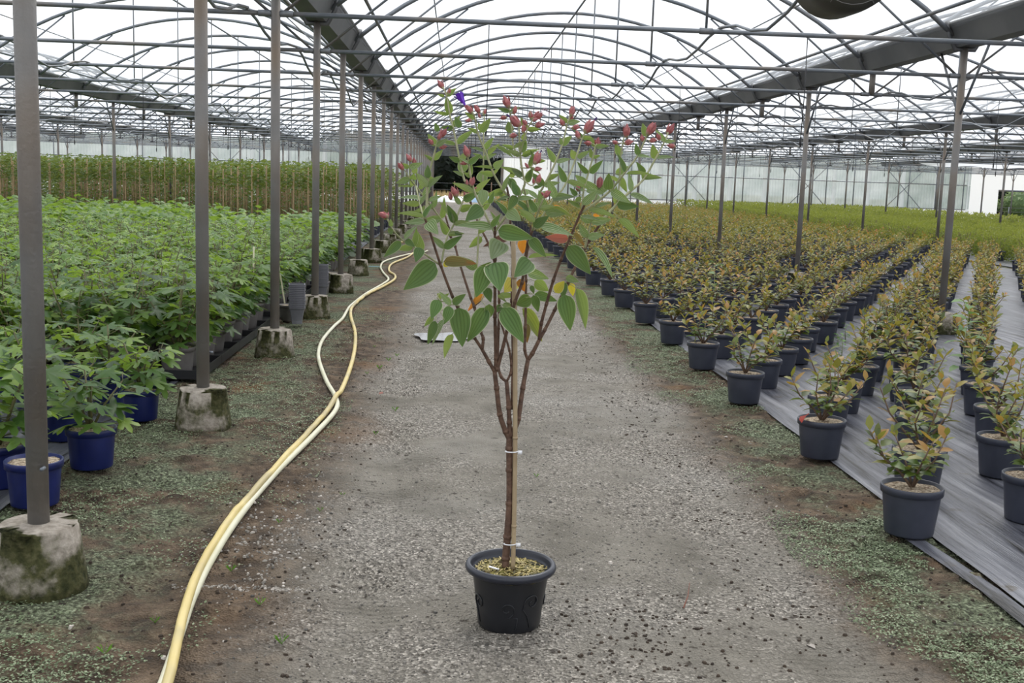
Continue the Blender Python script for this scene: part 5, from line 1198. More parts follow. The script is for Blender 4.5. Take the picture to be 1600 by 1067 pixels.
def petal_mesh(m, furl):
    mb = MB(); vs = []
    for i in range(8):
        t = i/7; w = .75*math.sin(PI*(.1+.75*t))
        for u in (-1, -.5, 0, .5, 1):
            r = .05+.12*t+furl*t*t+.05*abs(u)*t; vs.append((r*math.cos(u*w), r*math.sin(u*w), t*1.0+.04*math.cos(u*6)*t))
    mb.add(vs, [(i*5+j, i*5+j+1, i*5+6+j, i*5+5+j) for i in range(7) for j in range(4)]); return mb.mesh('petal', m)
PET = petal_mesh(M['violet'], .17); PETD = petal_mesh(M['violet_dark'], -.1)
for b_, t_, kind in BUDS:
    b_, t_ = Vector(b_), Vector(t_); ax = (t_-b_); L = ax.length; ax.normalize(); q = ax.to_track_quat('Z', 'Y').to_matrix().to_4x4()
    mw = Matrix.Translation(b_) @ q @ Matrix.Diagonal((L, L, L, 1))
    if kind == 'f':
        body = put('flower', BUD, plant, mw=Matrix.Translation(b_-ax*L*.1) @ q @ Matrix.Diagonal((L*.5, L*.5, L*.5, 1))); body['label'] = 'violet flower just opening'
        for k in range(5): put('petal', PET, body, mw=Matrix.Rotation(k*2*PI/5, 4, 'Z') @ Matrix.Rotation(.15*(k % 2), 4, 'X') @ Matrix.Translation((0, 0, .45)) @ Matrix.Scale(2.3, 4))
        continue
    o = put('bud', BUDG if kind == 's' else BUD, plant, mw=mw)
    big = L > .022
    if big or kind in ('st',):
        for k in range(4 if big else 3): put('sepal', SEP[1 if (k == 1 or kind == 'st') else 0], o, mw=Matrix.Rotation(k*1.65+rr.random(), 4, 'Z') @ Matrix.Diagonal((1, 1, rr.uniform(.75, .98), 1)))
    if kind == 'c': put('petal_tip', PETD, o, mw=Matrix.Translation((0, 0, .78)) @ Matrix.Diagonal((.7, .7, .42, 1)))['label'] = 'dark violet petal tip'
    if kind == 'st':
        mb = MB()
        for k in range(9):
            a = k*.7; mb.tube([(.05*math.cos(a), .05*math.sin(a), .7), (.25*math.cos(a), .25*math.sin(a), 1.15), (.35*math.cos(a+.4), .35*math.sin(a+.4), 1.5)], .012, 4)
        mb.build('stamens', M['stamen'], o)

# ================================================================== HOSES
def hose(pts, r, name, m, label, lift):
    p = [Vector((x, y, 0)) for x, y in pts]; sm = []
    for j in range(len(p)-1):
        a, b_, c, d = p[max(j-1, 0)], p[j], p[j+1], p[min(j+2, len(p)-1)]
        for t in np.linspace(0, 1, 9)[:-1]: sm.append(.5*((2*b_)+(c-a)*t+(2*a-5*b_+4*c-d)*t*t+(3*b_-a-3*c+d)*t*t*t))
    sm.append(p[-1]); mb = MB()
    mb.tube([Vector((q.x, q.y, r+.002+lift(q))) for q in sm], r, 12); return tag(mb.build(name, m), label, 'hose')
hose(HOSE_CREAM, .0145, 'garden_hose', M['hose_c'], 'cream garden hose curving widest toward the posts', lambda q: 0)
def over(q):
    d = min((math.hypot(q.x-x, q.y-y) for x, y in HC), default=9); return .026*max(0, 1-d/.05)
HC = []
for (x0, y0), (x1, y1) in zip(HOSE_CREAM[:-1], HOSE_CREAM[1:]): HC += [(x0+(x1-x0)*t, y0+(y1-y0)*t) for t in np.linspace(0, 1, 14)]
hose(HOSE_YELLOW, .0155, 'garden_hose', M['hose_y'], 'yellow garden hose lying over the cream hose along the lane', over)

# ================================================================== POTS AND LEAF SHAPES
def pot_meshes(name, m, R, rb, h, n=24, lip=.035):
    mb = MB(); mb.lathe([(rb, 0), (rb+.002, .006), (R-.010, h-lip), (R-.010, h-lip+.002), (R-.001, h-lip+.003), (R, h-.004), (R-.003, h), (R-.008, h-.001), (R-.012, h-lip)], n)
    a = mb.mesh(name, m)
    rr = random.Random(int(R*1000)); mb = MB(); vs = [(0, 0, h-.008)]; K = 18
    for q in (1, 2, 3):
        for k in range(K):
            t = 2*PI*k/K; r = (R-.0105)*q/3; vs.append((r*math.cos(t), r*math.sin(t), h-.012-.004*(q == 3)+rr.uniform(-.005, .005)))
    mb.add(vs, [(0, 1+k, 1+(k+1) % K) for k in range(K)]+[(1+q*K+k, 1+q*K+K+k, 1+q*K+K+(k+1) % K, 1+q*K+(k+1) % K) for q in (0, 1) for k in range(K)])
    return a, mb.mesh('mulch', M['mulch'])
POT_G, MUL_G = pot_meshes('pot', M['pot_grey'], .128, .098, .205)
POT_B, MUL_B = pot_meshes('pot', M['pot_blue'], .118, .094, .19)
POT_T, MUL_T = pot_meshes('pot', M['pot_taupe'], .125, .095, .19, n=20)
POT_FAR, _ = pot_meshes('pot', M['pot_grey'], .128, .098, .205, n=12)

def oval_leaf(L, W, bend=.15, cup=.2):
    """Six-cornered pointed leaf, folded a little along its midrib."""
    return [(0, 0, 0), (-W*.5, L*.4, cup*W*.5), (0, L*.42, 0), (W*.5, L*.4, cup*W*.5), (-W*.36, L*.75, cup*W*.4-bend*L*.4), (0, L*.75, -bend*L*.4), (W*.36, L*.75, cup*W*.4-bend*L*.4), (0, L, -bend*L)], [(0, 2, 1), (0, 3, 2), (1, 2, 5, 4), (2, 3, 6, 5), (4, 5, 7), (5, 6, 7)]
def fig_leaf(L, rr):
    """Hand-shaped leaf of five blunt lobes."""
    out = []
    for a, r in ((-2.5, .30), (-2.05, .55), (-1.75, .62), (-1.45, .52), (-1.2, .33), (-.95, .62), (-.72, .80), (-.5, .68), (-.3, .40), (-.14, .88), (0, 1.0), (.14, .88), (.3, .40), (.5, .68), (.72, .80), (.95, .62), (1.2, .33), (1.45, .52), (1.75, .62), (2.05, .55), (2.5, .30)):
        r *= L*rr.uniform(.92, 1.06); z = .10*L*math.cos(3.5*a)*(r/L)-.22*L*(r/L)**2; out.append((r*math.sin(a), .3*L+r*.72*math.cos(a), z))
    vs = [(0, .0, 0), (0, .32*L, .03*L)]+out
    fs = [(1, i+2, i+3) for i in range(len(out)-1)]+[(0, 2, 1), (0, 1, len(out)+1)]
    return vs, fs
def frame(base, d, up=Vector((0, 0, 1)), roll=0.0):
    d = d.normalized(); s = d.cross(up)
    if s.length < 1e-3: s = Vector((1, 0, 0))
    s.normalize(); n = s.cross(d); R = Matrix((s, d, n)).transposed().to_4x4()
    return Matrix.Translation(base) @ R @ Matrix.Rotation(roll, 4, 'Y')

ALLPOSTS = [(gx, row_y(i)) for k, gx in GUTX.items() for i in range(-1, 24) if k == 0 or i % 2]
def clear_of_posts(x, y, d): return all(abs(x-a) > d or abs(y-b) > d or math.hypot(x-a, y-b) > d for a, b in ALLPOSTS)

# ---- bronze shrubs: layouts of stems and leaves
def shrub_layout(seed, nst=5, h=.30, spread=.17, per=10):
    rr = random.Random(seed); stems, leaves = [], []
    for s in range(nst):
        a = 2*PI*s/nst+rr.uniform(-.5, .5); sp = spread*rr.uniform(.35, 1.15); hh = h*rr.uniform(.6, 1.1)
        p0 = Vector((0, 0, .19)); p1 = Vector((sp*.25*math.cos(a), sp*.25*math.sin(a), .19+.06)); p2 = Vector((sp*.7*math.cos(a), sp*.7*math.sin(a), .2+hh*.55)); p3 = Vector((sp*math.cos(a+.2), sp*math.sin(a+.2), .2+hh))
        stems.append([p0, p1, p2, p3])
        for i in range(per):
            t = .30+.70*i/(per-1); q = (p1.lerp(p2, (t-.3)/.4) if t < .7 else p2.lerp(p3, (t-.7)/.3)); az = a+i*2.4+rr.uniform(-.4, .4); el = rr.uniform(-.1, .6)+.75*max(0, t-.75)*3
            d = Vector((math.cos(az)*math.cos(el), math.sin(az)*math.cos(el), math.sin(el)))
            tint = min(1, max(0, (t-.5)*1.2+rr.uniform(-.15, .35))); L = rr.uniform(.055, .085)*(1 if t < .9 else .85)
            leaves.append((q, d, L, rr.uniform(-.4, .4), tint))
    return stems, leaves
def shrub_parts(seed, **kw):
    stems, leaves = shrub_layout(seed, **kw); sb = MB()
    sb.tube([(0, 0, .18), (0, 0, .21)], .010, 6)
    for s in stems: sb.tube(s, .0065, 6, .0025)
    return sb.mesh('stem', M['shrub_bark']), leaves
def joined(leaves, m, name='foliage', wide=.5, rnd=None):
    mb = MB()
    for q, d, L, roll, tint in leaves:
        vs, fs = oval_leaf(L, L*wide); F = frame(q, d, roll=roll); mb.add([F @ Vector(v) for v in vs], fs, tint)
    return mb.mesh(name, m, smooth=False, tint=True)
SHR = [shrub_parts(100+i, nst=(5, 6, 6, 5, 6, 6)[i], h=(.25, .21, .28, .25, .31, .23)[i], spread=(.20, .23, .20, .18, .21, .23)[i], per=(15, 16, 15, 16, 15, 16)[i]) for i in range(6)]
SHF = [joined(l, M['bronze_leaf']) for s, l in SHR]
def one_leaf(m, wide, bend, nm='leaf'):
    mb = MB(); mb.add(*oval_leaf(1, wide, bend)); return mb.mesh(nm, m)
LEAF1 = [one_leaf(M['bronze_leaf_one'], w, b_) for w, b_ in ((.48, .1), (.55, .2), (.44, -.05))]
_dk = leafy('green_shrub_leaf', [(0, (.035, .075, .025)), (1, (.13, .20, .035))], .33, (.35, .42, .06), .4, attr=False)
LEAF2 = [one_leaf(_dk, w, b_) for w, b_ in ((.45, .15), (.52, .25))]
spots = []
for j in range(-14, 45):
    yb = 3.05+1.4*j; sl = 2.75 if j <= 0 else (2.55 if j == 1 else 2.08)
    for k in range(0, 33):
        x = 1.955+.295*k; y = yb+.295*(sl*min(k, 5)+2.08*max(0, k-5))
        if x > 11.1 or y > 62 or y < 2.2 or (j <= 0 and k < 2): continue
        if math.hypot(x-GUTX[1], (y-Y0-DY) % (2*DY)-0) < .2: continue
        if k > 1 and random.random() < .04: continue
        spots.append((y, x+random.uniform(-.03, .03), y+random.uniform(-.05, .05), k, j))
spots = [s for s in spots if in_view(s[1], s[2], .3)]
spots.sort()
posts1 = [row_y(i) for i in range(-1, 25, 2)]
spots = [s for s in spots if min(math.hypot(s[1]-GUTX[1], s[2]-y) for y in posts1) > .3]
_gap = []
for s__ in spots:                      # ease apart the few pots whose rows converge
    _, x, y, k, j = s__
    for q in _gap[-60:]:
        d = math.hypot(x-q[1], y-q[2])
        if d < .275: x, y = q[1]+(x-q[1])/d*.28, q[2]+(y-q[2])/d*.28
    _gap.append((y, x, y, k, j))
spots = _gap
NEAR_LEAFY = 40
# the nearest shrubs have every leaf as a piece of its own, then whole foliage, past 300 one mass
EDGE = {}
for n_, (_, x, y, k, j) in enumerate(spots[:300]):
    v = random.randrange(6); rz = random.random()*6.28; sc = random.uniform(.86, 1.14)
    edge = k == 0
    if edge:
        e = len(EDGE); EDGE[n_] = e
        if e == 0: lab, grp = 'bronze shrub in slate pot at the edge beside the folded fabric strip', None
        else: lab, grp = 'bronze shrub in slate pot, %s along the fabric edge from the folded strip' % (ORD[e] if e < 24 else 'one of the last'), 'edge row of bronze shrubs'
    else:
        seg = max(0, int((y-posts1[1])/5)+1) if y > posts1[1] else 0
        band_ = 'lane side of' if x < GUTX[1] else 'beyond'
        lab = 'bronze shrub in slate pot %s the slim posts, %s' % (band_, 'before the first' if seg == 0 else '%s to %s post' % (ORD[seg-1], ORD[seg])); grp = 'bronze shrubs '+lab.split('pot ')[1]
    o = thing('bronze_shrub', lab, 'shrub', (x, y, .018), rz, grp)
    put('pot', POT_G, o); put('mulch', MUL_G, o)
    sc3 = (sc, sc, sc)
    st = put('stem', SHR[v][0], o, scale=1)
    if n_ < NEAR_LEAFY:
        for q, d, L, roll, tint in SHR[v][1]:
            me = random.choice(LEAF1 if tint > .22 else LEAF2); put('leaf', me, o, mw=frame(q, d, roll=roll) @ Matrix.Scale(L*1.08, 4))
    else: put('foliage', SHF[v], o)
    if edge and EDGE[n_] == 1:
        rl = one_leaf(M['red_leaf'], .75, .35); q = frame(Vector((-.10, -.02, .235)), Vector((-1, -.4, -.1)), roll=.5); rlo = put('leaf', rl, o, mw=q @ Matrix.Scale(.085, 4)); rlo['label'] = 'scarlet dead leaf'
        o.rotation_euler.z = 0.3
mbp, mbf, mbm = MB(), MB(), MB()
PT = [tuple(v.co) for v in POT_FAR.vertices]; PF = [tuple(p.vertices) for p in POT_FAR.polygons]
low = []
for i in range(4):
    s_, l_ = shrub_layout(300+i, nst=5, h=.26, spread=.22, per=12); low.append([(q, d, L*1.35, r_, t_) for q, d, L, r_, t_ in l_])
for _, x, y, k, j in spots[300:]:
    T = Matrix.Translation((x, y, .015)) @ Matrix.Rotation(random.random()*6.28, 4, 'Z')
    mbp.add([T @ Vector(v) for v in PT], PF)
    mbm.add([T @ Vector((.116*math.cos(a), .116*math.sin(a), .195)) for a in [2*PI*i/8 for i in range(8)]], [tuple(range(8))])
    sh = random.uniform(-.1, .2)
    for q, d, L, r_, t_ in random.choice(low):
        F = T @ frame(q, d, roll=r_); w = L*.5
        mbf.add([F @ Vector(v) for v in ((0, 0, 0), (-w*.5, L*.5, .004), (0, L, -.1*L), (w*.5, L*.5, .004))], [(0, 3, 2, 1)], min(1, max(0, t_*.9+sh-.06)))
far = thing('far_bronze_shrubs', 'far mass of bronze shrubs in slate pots reaching the end wall', 'shrubs'); far['kind'] = 'stuff'
for nm, b_, m, t in (('pots', mbp, M['pot_grey'], False), ('mulch_tops', mbm, M['mulch'], False), ('foliage', mbf, M['bronze_leaf'], True)):
    c = b_.build(nm, m, far, smooth=False, tint=t); c['kind'] = 'stuff'

def spot_near(x, y, d):
    """The free ground closest to a point, at least d from every pot's middle."""
    best = None
    for r in np.arange(0, .6, .03):
        for a in np.arange(0, 6.28, .4):
            p = (x+r*math.cos(a), y+r*math.sin(a))
            if all(math.hypot(p[0]-q[1], p[1]-q[2]) > d for q in spots): return (float(p[0]), float(p[1]))
    return (x, y)
LOWB, LOWC = spot_near(3.5, 10.2, .26), spot_near(3.75, 10.5, .26)
# ---- two leafy tall weeds standing among the shrubs
def weed_plant(name, label, loc, h, n, L, m, cat='weed', group=None, wide=.5):
    rr = random.Random(int(loc[0]*77+loc[1]*13)); o = thing(name, label, cat, loc, rr.random()*6, group)
    mb = MB(); mb.tube([(0, 0, 0), (.01, 0, h*.5), (0, .01, h)], .005, 6, .002); mb.build('stem', M['green_stem'], o)
    me = one_leaf(m, wide, .3)
    for i in range(n):
        t = .25+.75*i/max(1, n-1); az = i*2.4; el = .1+.5*t
        put('leaf', me, o, mw=frame(Vector((0, 0, h*t)), Vector((math.cos(az)*math.cos(el), math.sin(az)*math.cos(el), math.sin(el)*.6)), roll=rr.uniform(-.3, .3)) @ Matrix.Scale(L*rr.uniform(.7, 1.1), 4))
    return o
_w1 = leafy('grey_green_weed_leaf', [(0, (.10, .20, .07)), (1, (.20, .33, .12))], .3, (.3, .5, .1), .5, attr=False)
_w2 = leafy('bright_weed_leaf', [(0, (.05, .17, .02)), (1, (.12, .28, .04))], .35, (.3, .5, .05), .5, attr=False)
weed_plant('broadleaf_weed', 'tall grey-green broadleaf weed towering over the bronze shrubs', (*spot_near(3.75, 8.0, .17), .02), .62, 14, .17, _w1)
weed_plant('broadleaf_weed', 'pale broadleaf weed rising from the shrub rows near the end of the lane side', (*spot_near(3.05, 13.1, .17), .02), .52, 10, .14, _w1)
weed_plant('seedling_weed', 'small green seedling sharing a slate pot on the fabric edge', (1.90, 8.70, .20), .14, 6, .075, _w2)
for i, (x, y) in enumerate([spot_near(a, b_, .24) for a, b_ in ((2.75, 4.35), (2.12, 3.5), (3.3, 9.3))]+[LOWB, LOWC]+[spot_near(a, b_, .24) for a, b_ in ((4.3, 12.6), (4.4, 12.9), (4.55, 15.2), (2.62, 4.05))]):
    weed_plant('low_weed', 'low bright green weed sprouting through the ground fabric', (x, y, .02), .10+.05*(i % 3), 9, .075, _w2, group='low weeds on the ground fabric', wide=.35)

# ================================================================== LIME BUSHES
def bush_mesh(seed, n=420, R=.46, H=.56, L=.075):
    rr = random.Random(seed); mb = MB()
    for i in range(n):
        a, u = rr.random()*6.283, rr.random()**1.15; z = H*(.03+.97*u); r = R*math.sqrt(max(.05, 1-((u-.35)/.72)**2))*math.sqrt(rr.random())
        q = Vector((r*math.cos(a), r*math.sin(a), z)); el = rr.uniform(.1, 1.3); d = Vector((math.cos(a+rr.uniform(-.8, .8))*math.cos(el), math.sin(a)*math.cos(el), math.sin(el)))
        F = frame(q, d, roll=rr.uniform(-1, 1)); w = L*.45; ll = L*rr.uniform(.7, 1.4)
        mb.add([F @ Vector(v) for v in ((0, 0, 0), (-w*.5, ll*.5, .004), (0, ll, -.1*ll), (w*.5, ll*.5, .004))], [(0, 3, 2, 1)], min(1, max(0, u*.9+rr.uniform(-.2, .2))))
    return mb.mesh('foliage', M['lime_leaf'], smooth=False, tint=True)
BUSH = [bush_mesh(i) for i in range(4)]
mb = MB()
for k in range(5): mb.tube([(0, 0, .1), (.08*math.cos(k*1.3), .08*math.sin(k*1.3), .3), (.2*math.cos(k*1.3), .2*math.sin(k*1.3), .5)], .008, 5, .004)
BST = mb.mesh('stems', M['shrub_bark'])
bs = []
for j in range(60):
    for i in range(16):
        x, y = 12.05+i*.72+.3*(j % 2)+random.uniform(-.08, .08), 15+j*.8+random.uniform(-.1, .1)
        if y < 62.5 and in_view(x, y, .4, 40) and clear_of_posts(x, y, .5): bs.append((y, x, y))
bs.sort(key=lambda s: s[2]+ (s[1]-11.7)*1.6)
for n_, (_, x, y) in enumerate(bs[:300]):
    o = thing('lime_bush', 'yellow-green leafy bush in the block beyond the bronze shrubs', 'bush', (x, y, .01), random.random()*6.28, 'yellow-green bushes', random.uniform(.85, 1.15))
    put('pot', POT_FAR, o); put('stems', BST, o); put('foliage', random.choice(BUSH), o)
mbf = MB()
for _, x, y in bs[300:]:
    T = Matrix.Translation((x, y, 0)) @ Matrix.Rotation(random.random()*6.28, 4, 'Z'); rr = random
    for i in range(70):
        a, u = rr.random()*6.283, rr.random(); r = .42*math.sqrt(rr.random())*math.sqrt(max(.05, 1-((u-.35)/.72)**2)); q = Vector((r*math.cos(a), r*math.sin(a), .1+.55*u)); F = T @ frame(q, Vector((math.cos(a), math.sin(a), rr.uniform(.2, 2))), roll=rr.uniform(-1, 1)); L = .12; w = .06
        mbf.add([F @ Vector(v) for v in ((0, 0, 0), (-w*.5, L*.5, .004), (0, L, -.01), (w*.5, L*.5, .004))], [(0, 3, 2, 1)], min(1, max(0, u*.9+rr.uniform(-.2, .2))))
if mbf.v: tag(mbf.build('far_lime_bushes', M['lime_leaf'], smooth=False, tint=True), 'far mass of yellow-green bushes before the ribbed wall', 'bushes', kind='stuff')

# ================================================================== FIG CROP
def fig_layout(seed, h, spread, n):
    rr = random.Random(seed); stems, leaves = [], []
    for s in range(4):
        a = s*1.6+rr.uniform(-.3, .3); sp = spread*rr.uniform(.3, .8); hh = h*rr.uniform(.75, 1.05)
        p = [Vector((0, 0, .17)), Vector((sp*.4*math.cos(a), sp*.4*math.sin(a), .2+hh*.4)), Vector((sp*math.cos(a), sp*math.sin(a), .18+hh))]; stems.append(p)
        for i in range(n//4):
            t = .12+.88*i/(n//4-1); q = p[0].lerp(p[1], t*2) if t < .5 else p[1].lerp(p[2], t*2-1)
            az = a+i*2.3+rr.uniform(-.5, .5); pet = rr.uniform(.05, .11); el = rr.uniform(.0, .5)
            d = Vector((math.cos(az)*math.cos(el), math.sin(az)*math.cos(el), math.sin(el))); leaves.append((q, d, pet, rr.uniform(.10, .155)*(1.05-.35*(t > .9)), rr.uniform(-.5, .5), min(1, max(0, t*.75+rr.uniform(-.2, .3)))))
    return stems, leaves
def fig_parts(seed, h, spread, n):
    st, lv = fig_layout(seed, h, spread, n); sb = MB()
    for s in st: sb.tube(s, .008, 6, .004)
    for q, d, pet, L, roll, t in lv: sb.tube([q, q+d*pet+Vector((0, 0, .01))], .002, 4)
    return sb.mesh('stem', M['fig_stem']), lv
FIGS = [fig_parts(500+i, (.50, .45, .55, .48)[i], .31, 44) for i in range(4)]
SMALLF = [fig_parts(520+i, (.27, .30, .24)[i], .20, 28) for i in range(3)]
FLM = []
for i in range(3):
    rr = random.Random(i); mb = MB(); mb.add(*fig_leaf(1, rr)); FLM.append(mb.mesh('leaf', M['fig_leaf_one']))
def fig_joined(lv, seed, k=1.0):
    rr = random.Random(seed); mb = MB()
    for q, d, pet, L, roll, t in lv:
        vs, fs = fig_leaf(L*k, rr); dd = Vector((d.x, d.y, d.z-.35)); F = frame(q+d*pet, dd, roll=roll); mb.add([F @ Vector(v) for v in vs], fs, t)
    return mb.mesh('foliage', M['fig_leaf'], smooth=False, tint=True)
FIGF = [fig_joined(l, i) for i, (s, l) in enumerate(FIGS)]
def place_fig(label, group, loc, parts, pot, mul, fol=None, sc=1.0, nm='fig_plant'):
    o = thing(nm, label, 'plant', loc, random.random()*6.28, group, sc)
    put('pot', pot, o); put('mulch', mul, o); put('stem', parts[0], o)
    if fol: put('foliage', fol, o)
    else:
        for q, d, pet, L, roll, t in parts[1]:
            put('leaf', random.choice(FLM), o, mw=frame(q+d*pet, Vector((d.x, d.y, d.z-.35)), roll=roll) @ Matrix.Scale(L, 4))
    return o
place_fig('young fig with lobed leaves in cobalt pot standing between first and second posts', None, (-1.70, 5.30, .018), SMALLF[0], POT_B, MUL_B, nm='potted_fig')
place_fig('sparse young fig in cobalt pot with bare mulch beside the second post', None, (-1.76, 6.36, .018), SMALLF[1], POT_B, MUL_B, sc=.92, nm='potted_fig')
o = thing('mulch_pot', 'leafless cobalt pot of pale mulch behind the first post footing', 'pot', (-1.74, 4.68, .018)); put('pot', POT_B, o); put('mulch', MUL_B, o)
for x, y in ((-1.99, 4.95), (-2.02, 5.85), (-2.05, 6.75), (-2.30, 5.45), (-2.36, 6.4), (-2.6, 6.0), (-2.3, 4.6), (-2.68, 6.9), (-2.9, 6.5), (-2.35, 7.15), (-1.98, 4.1), (-2.55, 5.2)):
    place_fig('leafy young fig in cobalt pot in the loose rows behind the edge', 'figs in cobalt pots', (x, y, .018), random.choice(SMALLF+FIGS[:1]), POT_B, MUL_B, nm='potted_fig')
fs_ = []
for j in range(90):
    for i in range(46):
        x, y = -1.88-.36*i+random.uniform(-.015, .015), 7.75+.34*j+random.uniform(-.015, .015)
        if y > (22.4 if x > -5.2 else 26.0) or not in_view(x, y, .4, 40): continue
        if (int((y-7.75)/3.4) != int((y-7.75+.55)/3.4)) and y < 16: continue      # narrow aisles across the block
        if not clear_of_posts(x, y, .33): continue
        fs_.append((y, x))
fs_.sort()
for n_, (y, x) in enumerate(fs_[:300]):
    v = random.randrange(4); edge = x > -2.1; pn = min(23, int((y-Y0)/DY)); seg = 'between the %s and %s posts' % (ORD[pn], ORD[pn+1])
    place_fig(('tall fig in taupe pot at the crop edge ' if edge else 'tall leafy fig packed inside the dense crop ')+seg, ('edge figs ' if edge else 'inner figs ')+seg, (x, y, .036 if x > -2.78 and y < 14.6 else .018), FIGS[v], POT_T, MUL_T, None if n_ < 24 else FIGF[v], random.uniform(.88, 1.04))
mbf = MB()
for y, x in fs_[300:]:
    T = Matrix.Translation((x, y, .02)) @ Matrix.Rotation(random.random()*6.28, 4, 'Z') @ Matrix.Scale(random.uniform(.8, 1.15), 4)
    for q, d, pet, L, roll, t in FIGS[random.randrange(4)][1][::2]:
        F = T @ frame(q+d*pet, Vector((d.x, d.y, d.z-.35)), roll=roll); L *= 1.25
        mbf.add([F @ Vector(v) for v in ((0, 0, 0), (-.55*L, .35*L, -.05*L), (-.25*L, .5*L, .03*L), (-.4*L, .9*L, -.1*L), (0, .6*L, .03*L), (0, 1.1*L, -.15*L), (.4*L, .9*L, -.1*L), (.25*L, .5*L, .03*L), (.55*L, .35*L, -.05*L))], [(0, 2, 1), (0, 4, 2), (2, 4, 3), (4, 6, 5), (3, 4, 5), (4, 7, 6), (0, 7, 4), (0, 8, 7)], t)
tag(mbf.build('far_fig_crop', M['fig_leaf'], smooth=False, tint=True), 'far dense mass of green figs before the bamboo canes', 'plants', kind='stuff')
# black trays under the crop edge, three pots wide and two deep
mb = MB(); mb.box(-.545, .545, -.338, .338, 0, .012)
for a in (-1, 1): mb.box(-.545, .545, a*.332-.005, a*.332+.005, 0, .06); mb.box(a*.54-.005, a*.54+.005, -.338, .338, 0, .06)
TRAY = mb.mesh('plant_tray', M['black_plastic'], smooth=False)
for j in range(10):
    ty = 7.92+j*.68
    if not any(x > -2.78 and abs(y-ty) < .33 for y, x in fs_): continue
    o = put('plant_tray', TRAY, None, (-2.24, ty, .024)); tag(o, 'long black plastic tray under the taupe fig pots', 'tray', 'black trays along the fig crop edge')
# stacked square pots beside the posts
mb = MB(); mb.lathe([(.048, 0), (.052, .10), (.074, .145), (.078, .147), (.078, .158), (.071, .158), (.071, .147), (.047, .02)], 16, square=.7); SQ = mb.mesh('square_pot', M['tray_grey'], smooth=False)
for sx, sy, nn, lab in ((-1.47, 10.56, 14, 'beside the fourth post'), (-1.50, 12.72, 15, 'between the fourth and fifth posts')):
    for i in range(nn):
        o = put('square_pot', SQ, None, (sx+random.uniform(-.003, .003), sy, .03+.0165*i), .12, (1, 1, 1 if i == 0 else 1)); tag(o, 'grey square plastic pot nested in the stack '+lab, 'pot', 'nested grey pots '+lab)
for x, y in ((-1.585, 10.86), (-1.58, 11.75), (-1.57, 13.35), (-1.57, 14.6)):
    o = thing('empty_pot', 'small grey pot of soil at the edge of the fig crop', 'pot', (x, y, .02), 0, 'small grey pots at the crop edge', .8); put('pot', POT_T, o); put('mulch', MUL_T, o)
for (x, y), tilt, lab in (((-1.795, 10.07), .02, 'upright pale yellow marker stake by the third post'), ((-1.64, 11.10), -.16, 'leaning cream marker stake by the grey pot stacks')):
    mb = MB(); up_ = lab.startswith('upright'); mb.box(-.007, .007, -.0015, .0015, 0, .60 if up_ else .62); o = mb.build('marker_stake', M['white_stake'], smooth=False); o.location = (x, y, .17 if up_ else .004); o.rotation_euler = (0, tilt, 0); tag(o, lab, 'stake')

# ================================================================== STAKED TREES BEHIND THE FIGS
def staked_mesh(seed):
    rr = random.Random(seed); mb = MB()
    for i in range(95):
        t = i/94; z = 1.08+.54*t if i % 6 else rr.uniform(.15, 1.1); a = rr.random()*6.28; r = rr.uniform(.02, .22)*(1 if z > .9 else .6); el = rr.uniform(-.4, .7)
        F = frame(Vector((r*math.cos(a), r*math.sin(a), z)), Vector((math.cos(a)*math.cos(el), math.sin(a)*math.cos(el), math.sin(el))), roll=rr.uniform(-.6, .6)); L = rr.uniform(.07, .12); w = L*.7
        mb.add([F @ Vector(v) for v in ((0, 0, 0), (-w*.5, L*.5, .004), (0, L, -.15*L), (w*.5, L*.5, .004))], [(0, 3, 2, 1)], rr.random()*.6+.4*(z-.3)/1.5)
    return mb.mesh('foliage', M['staked_leaf'], smooth=False, tint=True)
STK = [staked_mesh(i) for i in range(5)]
mb = MB(); mb.tube([(0, 0, 0), (0, 0, 1.52)], .015, 5); CANEM = mb.mesh('cane', M['cane_pale'])
st_ = []
for j in range(20):
    for i in range(80):
        x = -2.0-.30*i+random.uniform(-.015, .015); y = (24.6 if x > -5.2 else 27.9)+j*.85+random.uniform(-.1, .1)
        if in_view(x, y, 1.0, 30) and clear_of_posts(x, y, .34): st_.append((y, x))
st_.sort()
for y, x in st_[:300]:
    o = thing('staked_tree', 'slim young tree tied to a pale bamboo cane behind the fig crop', 'tree', (x, y, .0), random.random()*6.28, 'young trees on bamboo canes', (1, 1, random.uniform(.95, 1.05)))
    put('cane', CANEM, o); put('foliage', random.choice(STK), o); put('pot', POT_FAR, o)
mbf = MB(); mbc = MB()
for y, x in st_[300:]:
    mbc.tube([(x, y, 0), (x, y, 1.45)], .011, 4)
    for i in range(46):
        a = random.random()*6.28; z = .03+1.5*random.random()**1.25; r = random.uniform(.02, .25); F = frame(Vector((x+r*math.cos(a), y+r*math.sin(a), z)), Vector((math.cos(a), math.sin(a), random.uniform(-.3, .8))), roll=random.uniform(-.6, .6)); L = .14; w = .10
        mbf.add([F @ Vector(v) for v in ((0, 0, 0), (-w*.5, L*.5, .004), (0, L, -.02), (w*.5, L*.5, .004))], [(0, 3, 2, 1)], random.random())
t = thing('far_staked_trees', 'back rows of young trees on bamboo canes before the end wall', 'trees'); t['kind'] = 'stuff'
c = mbf.build('foliage', M['staked_leaf'], t, smooth=False, tint=True); c['kind'] = 'stuff'; c = mbc.build('canes', M['cane_pale'], t); c['kind'] = 'stuff'

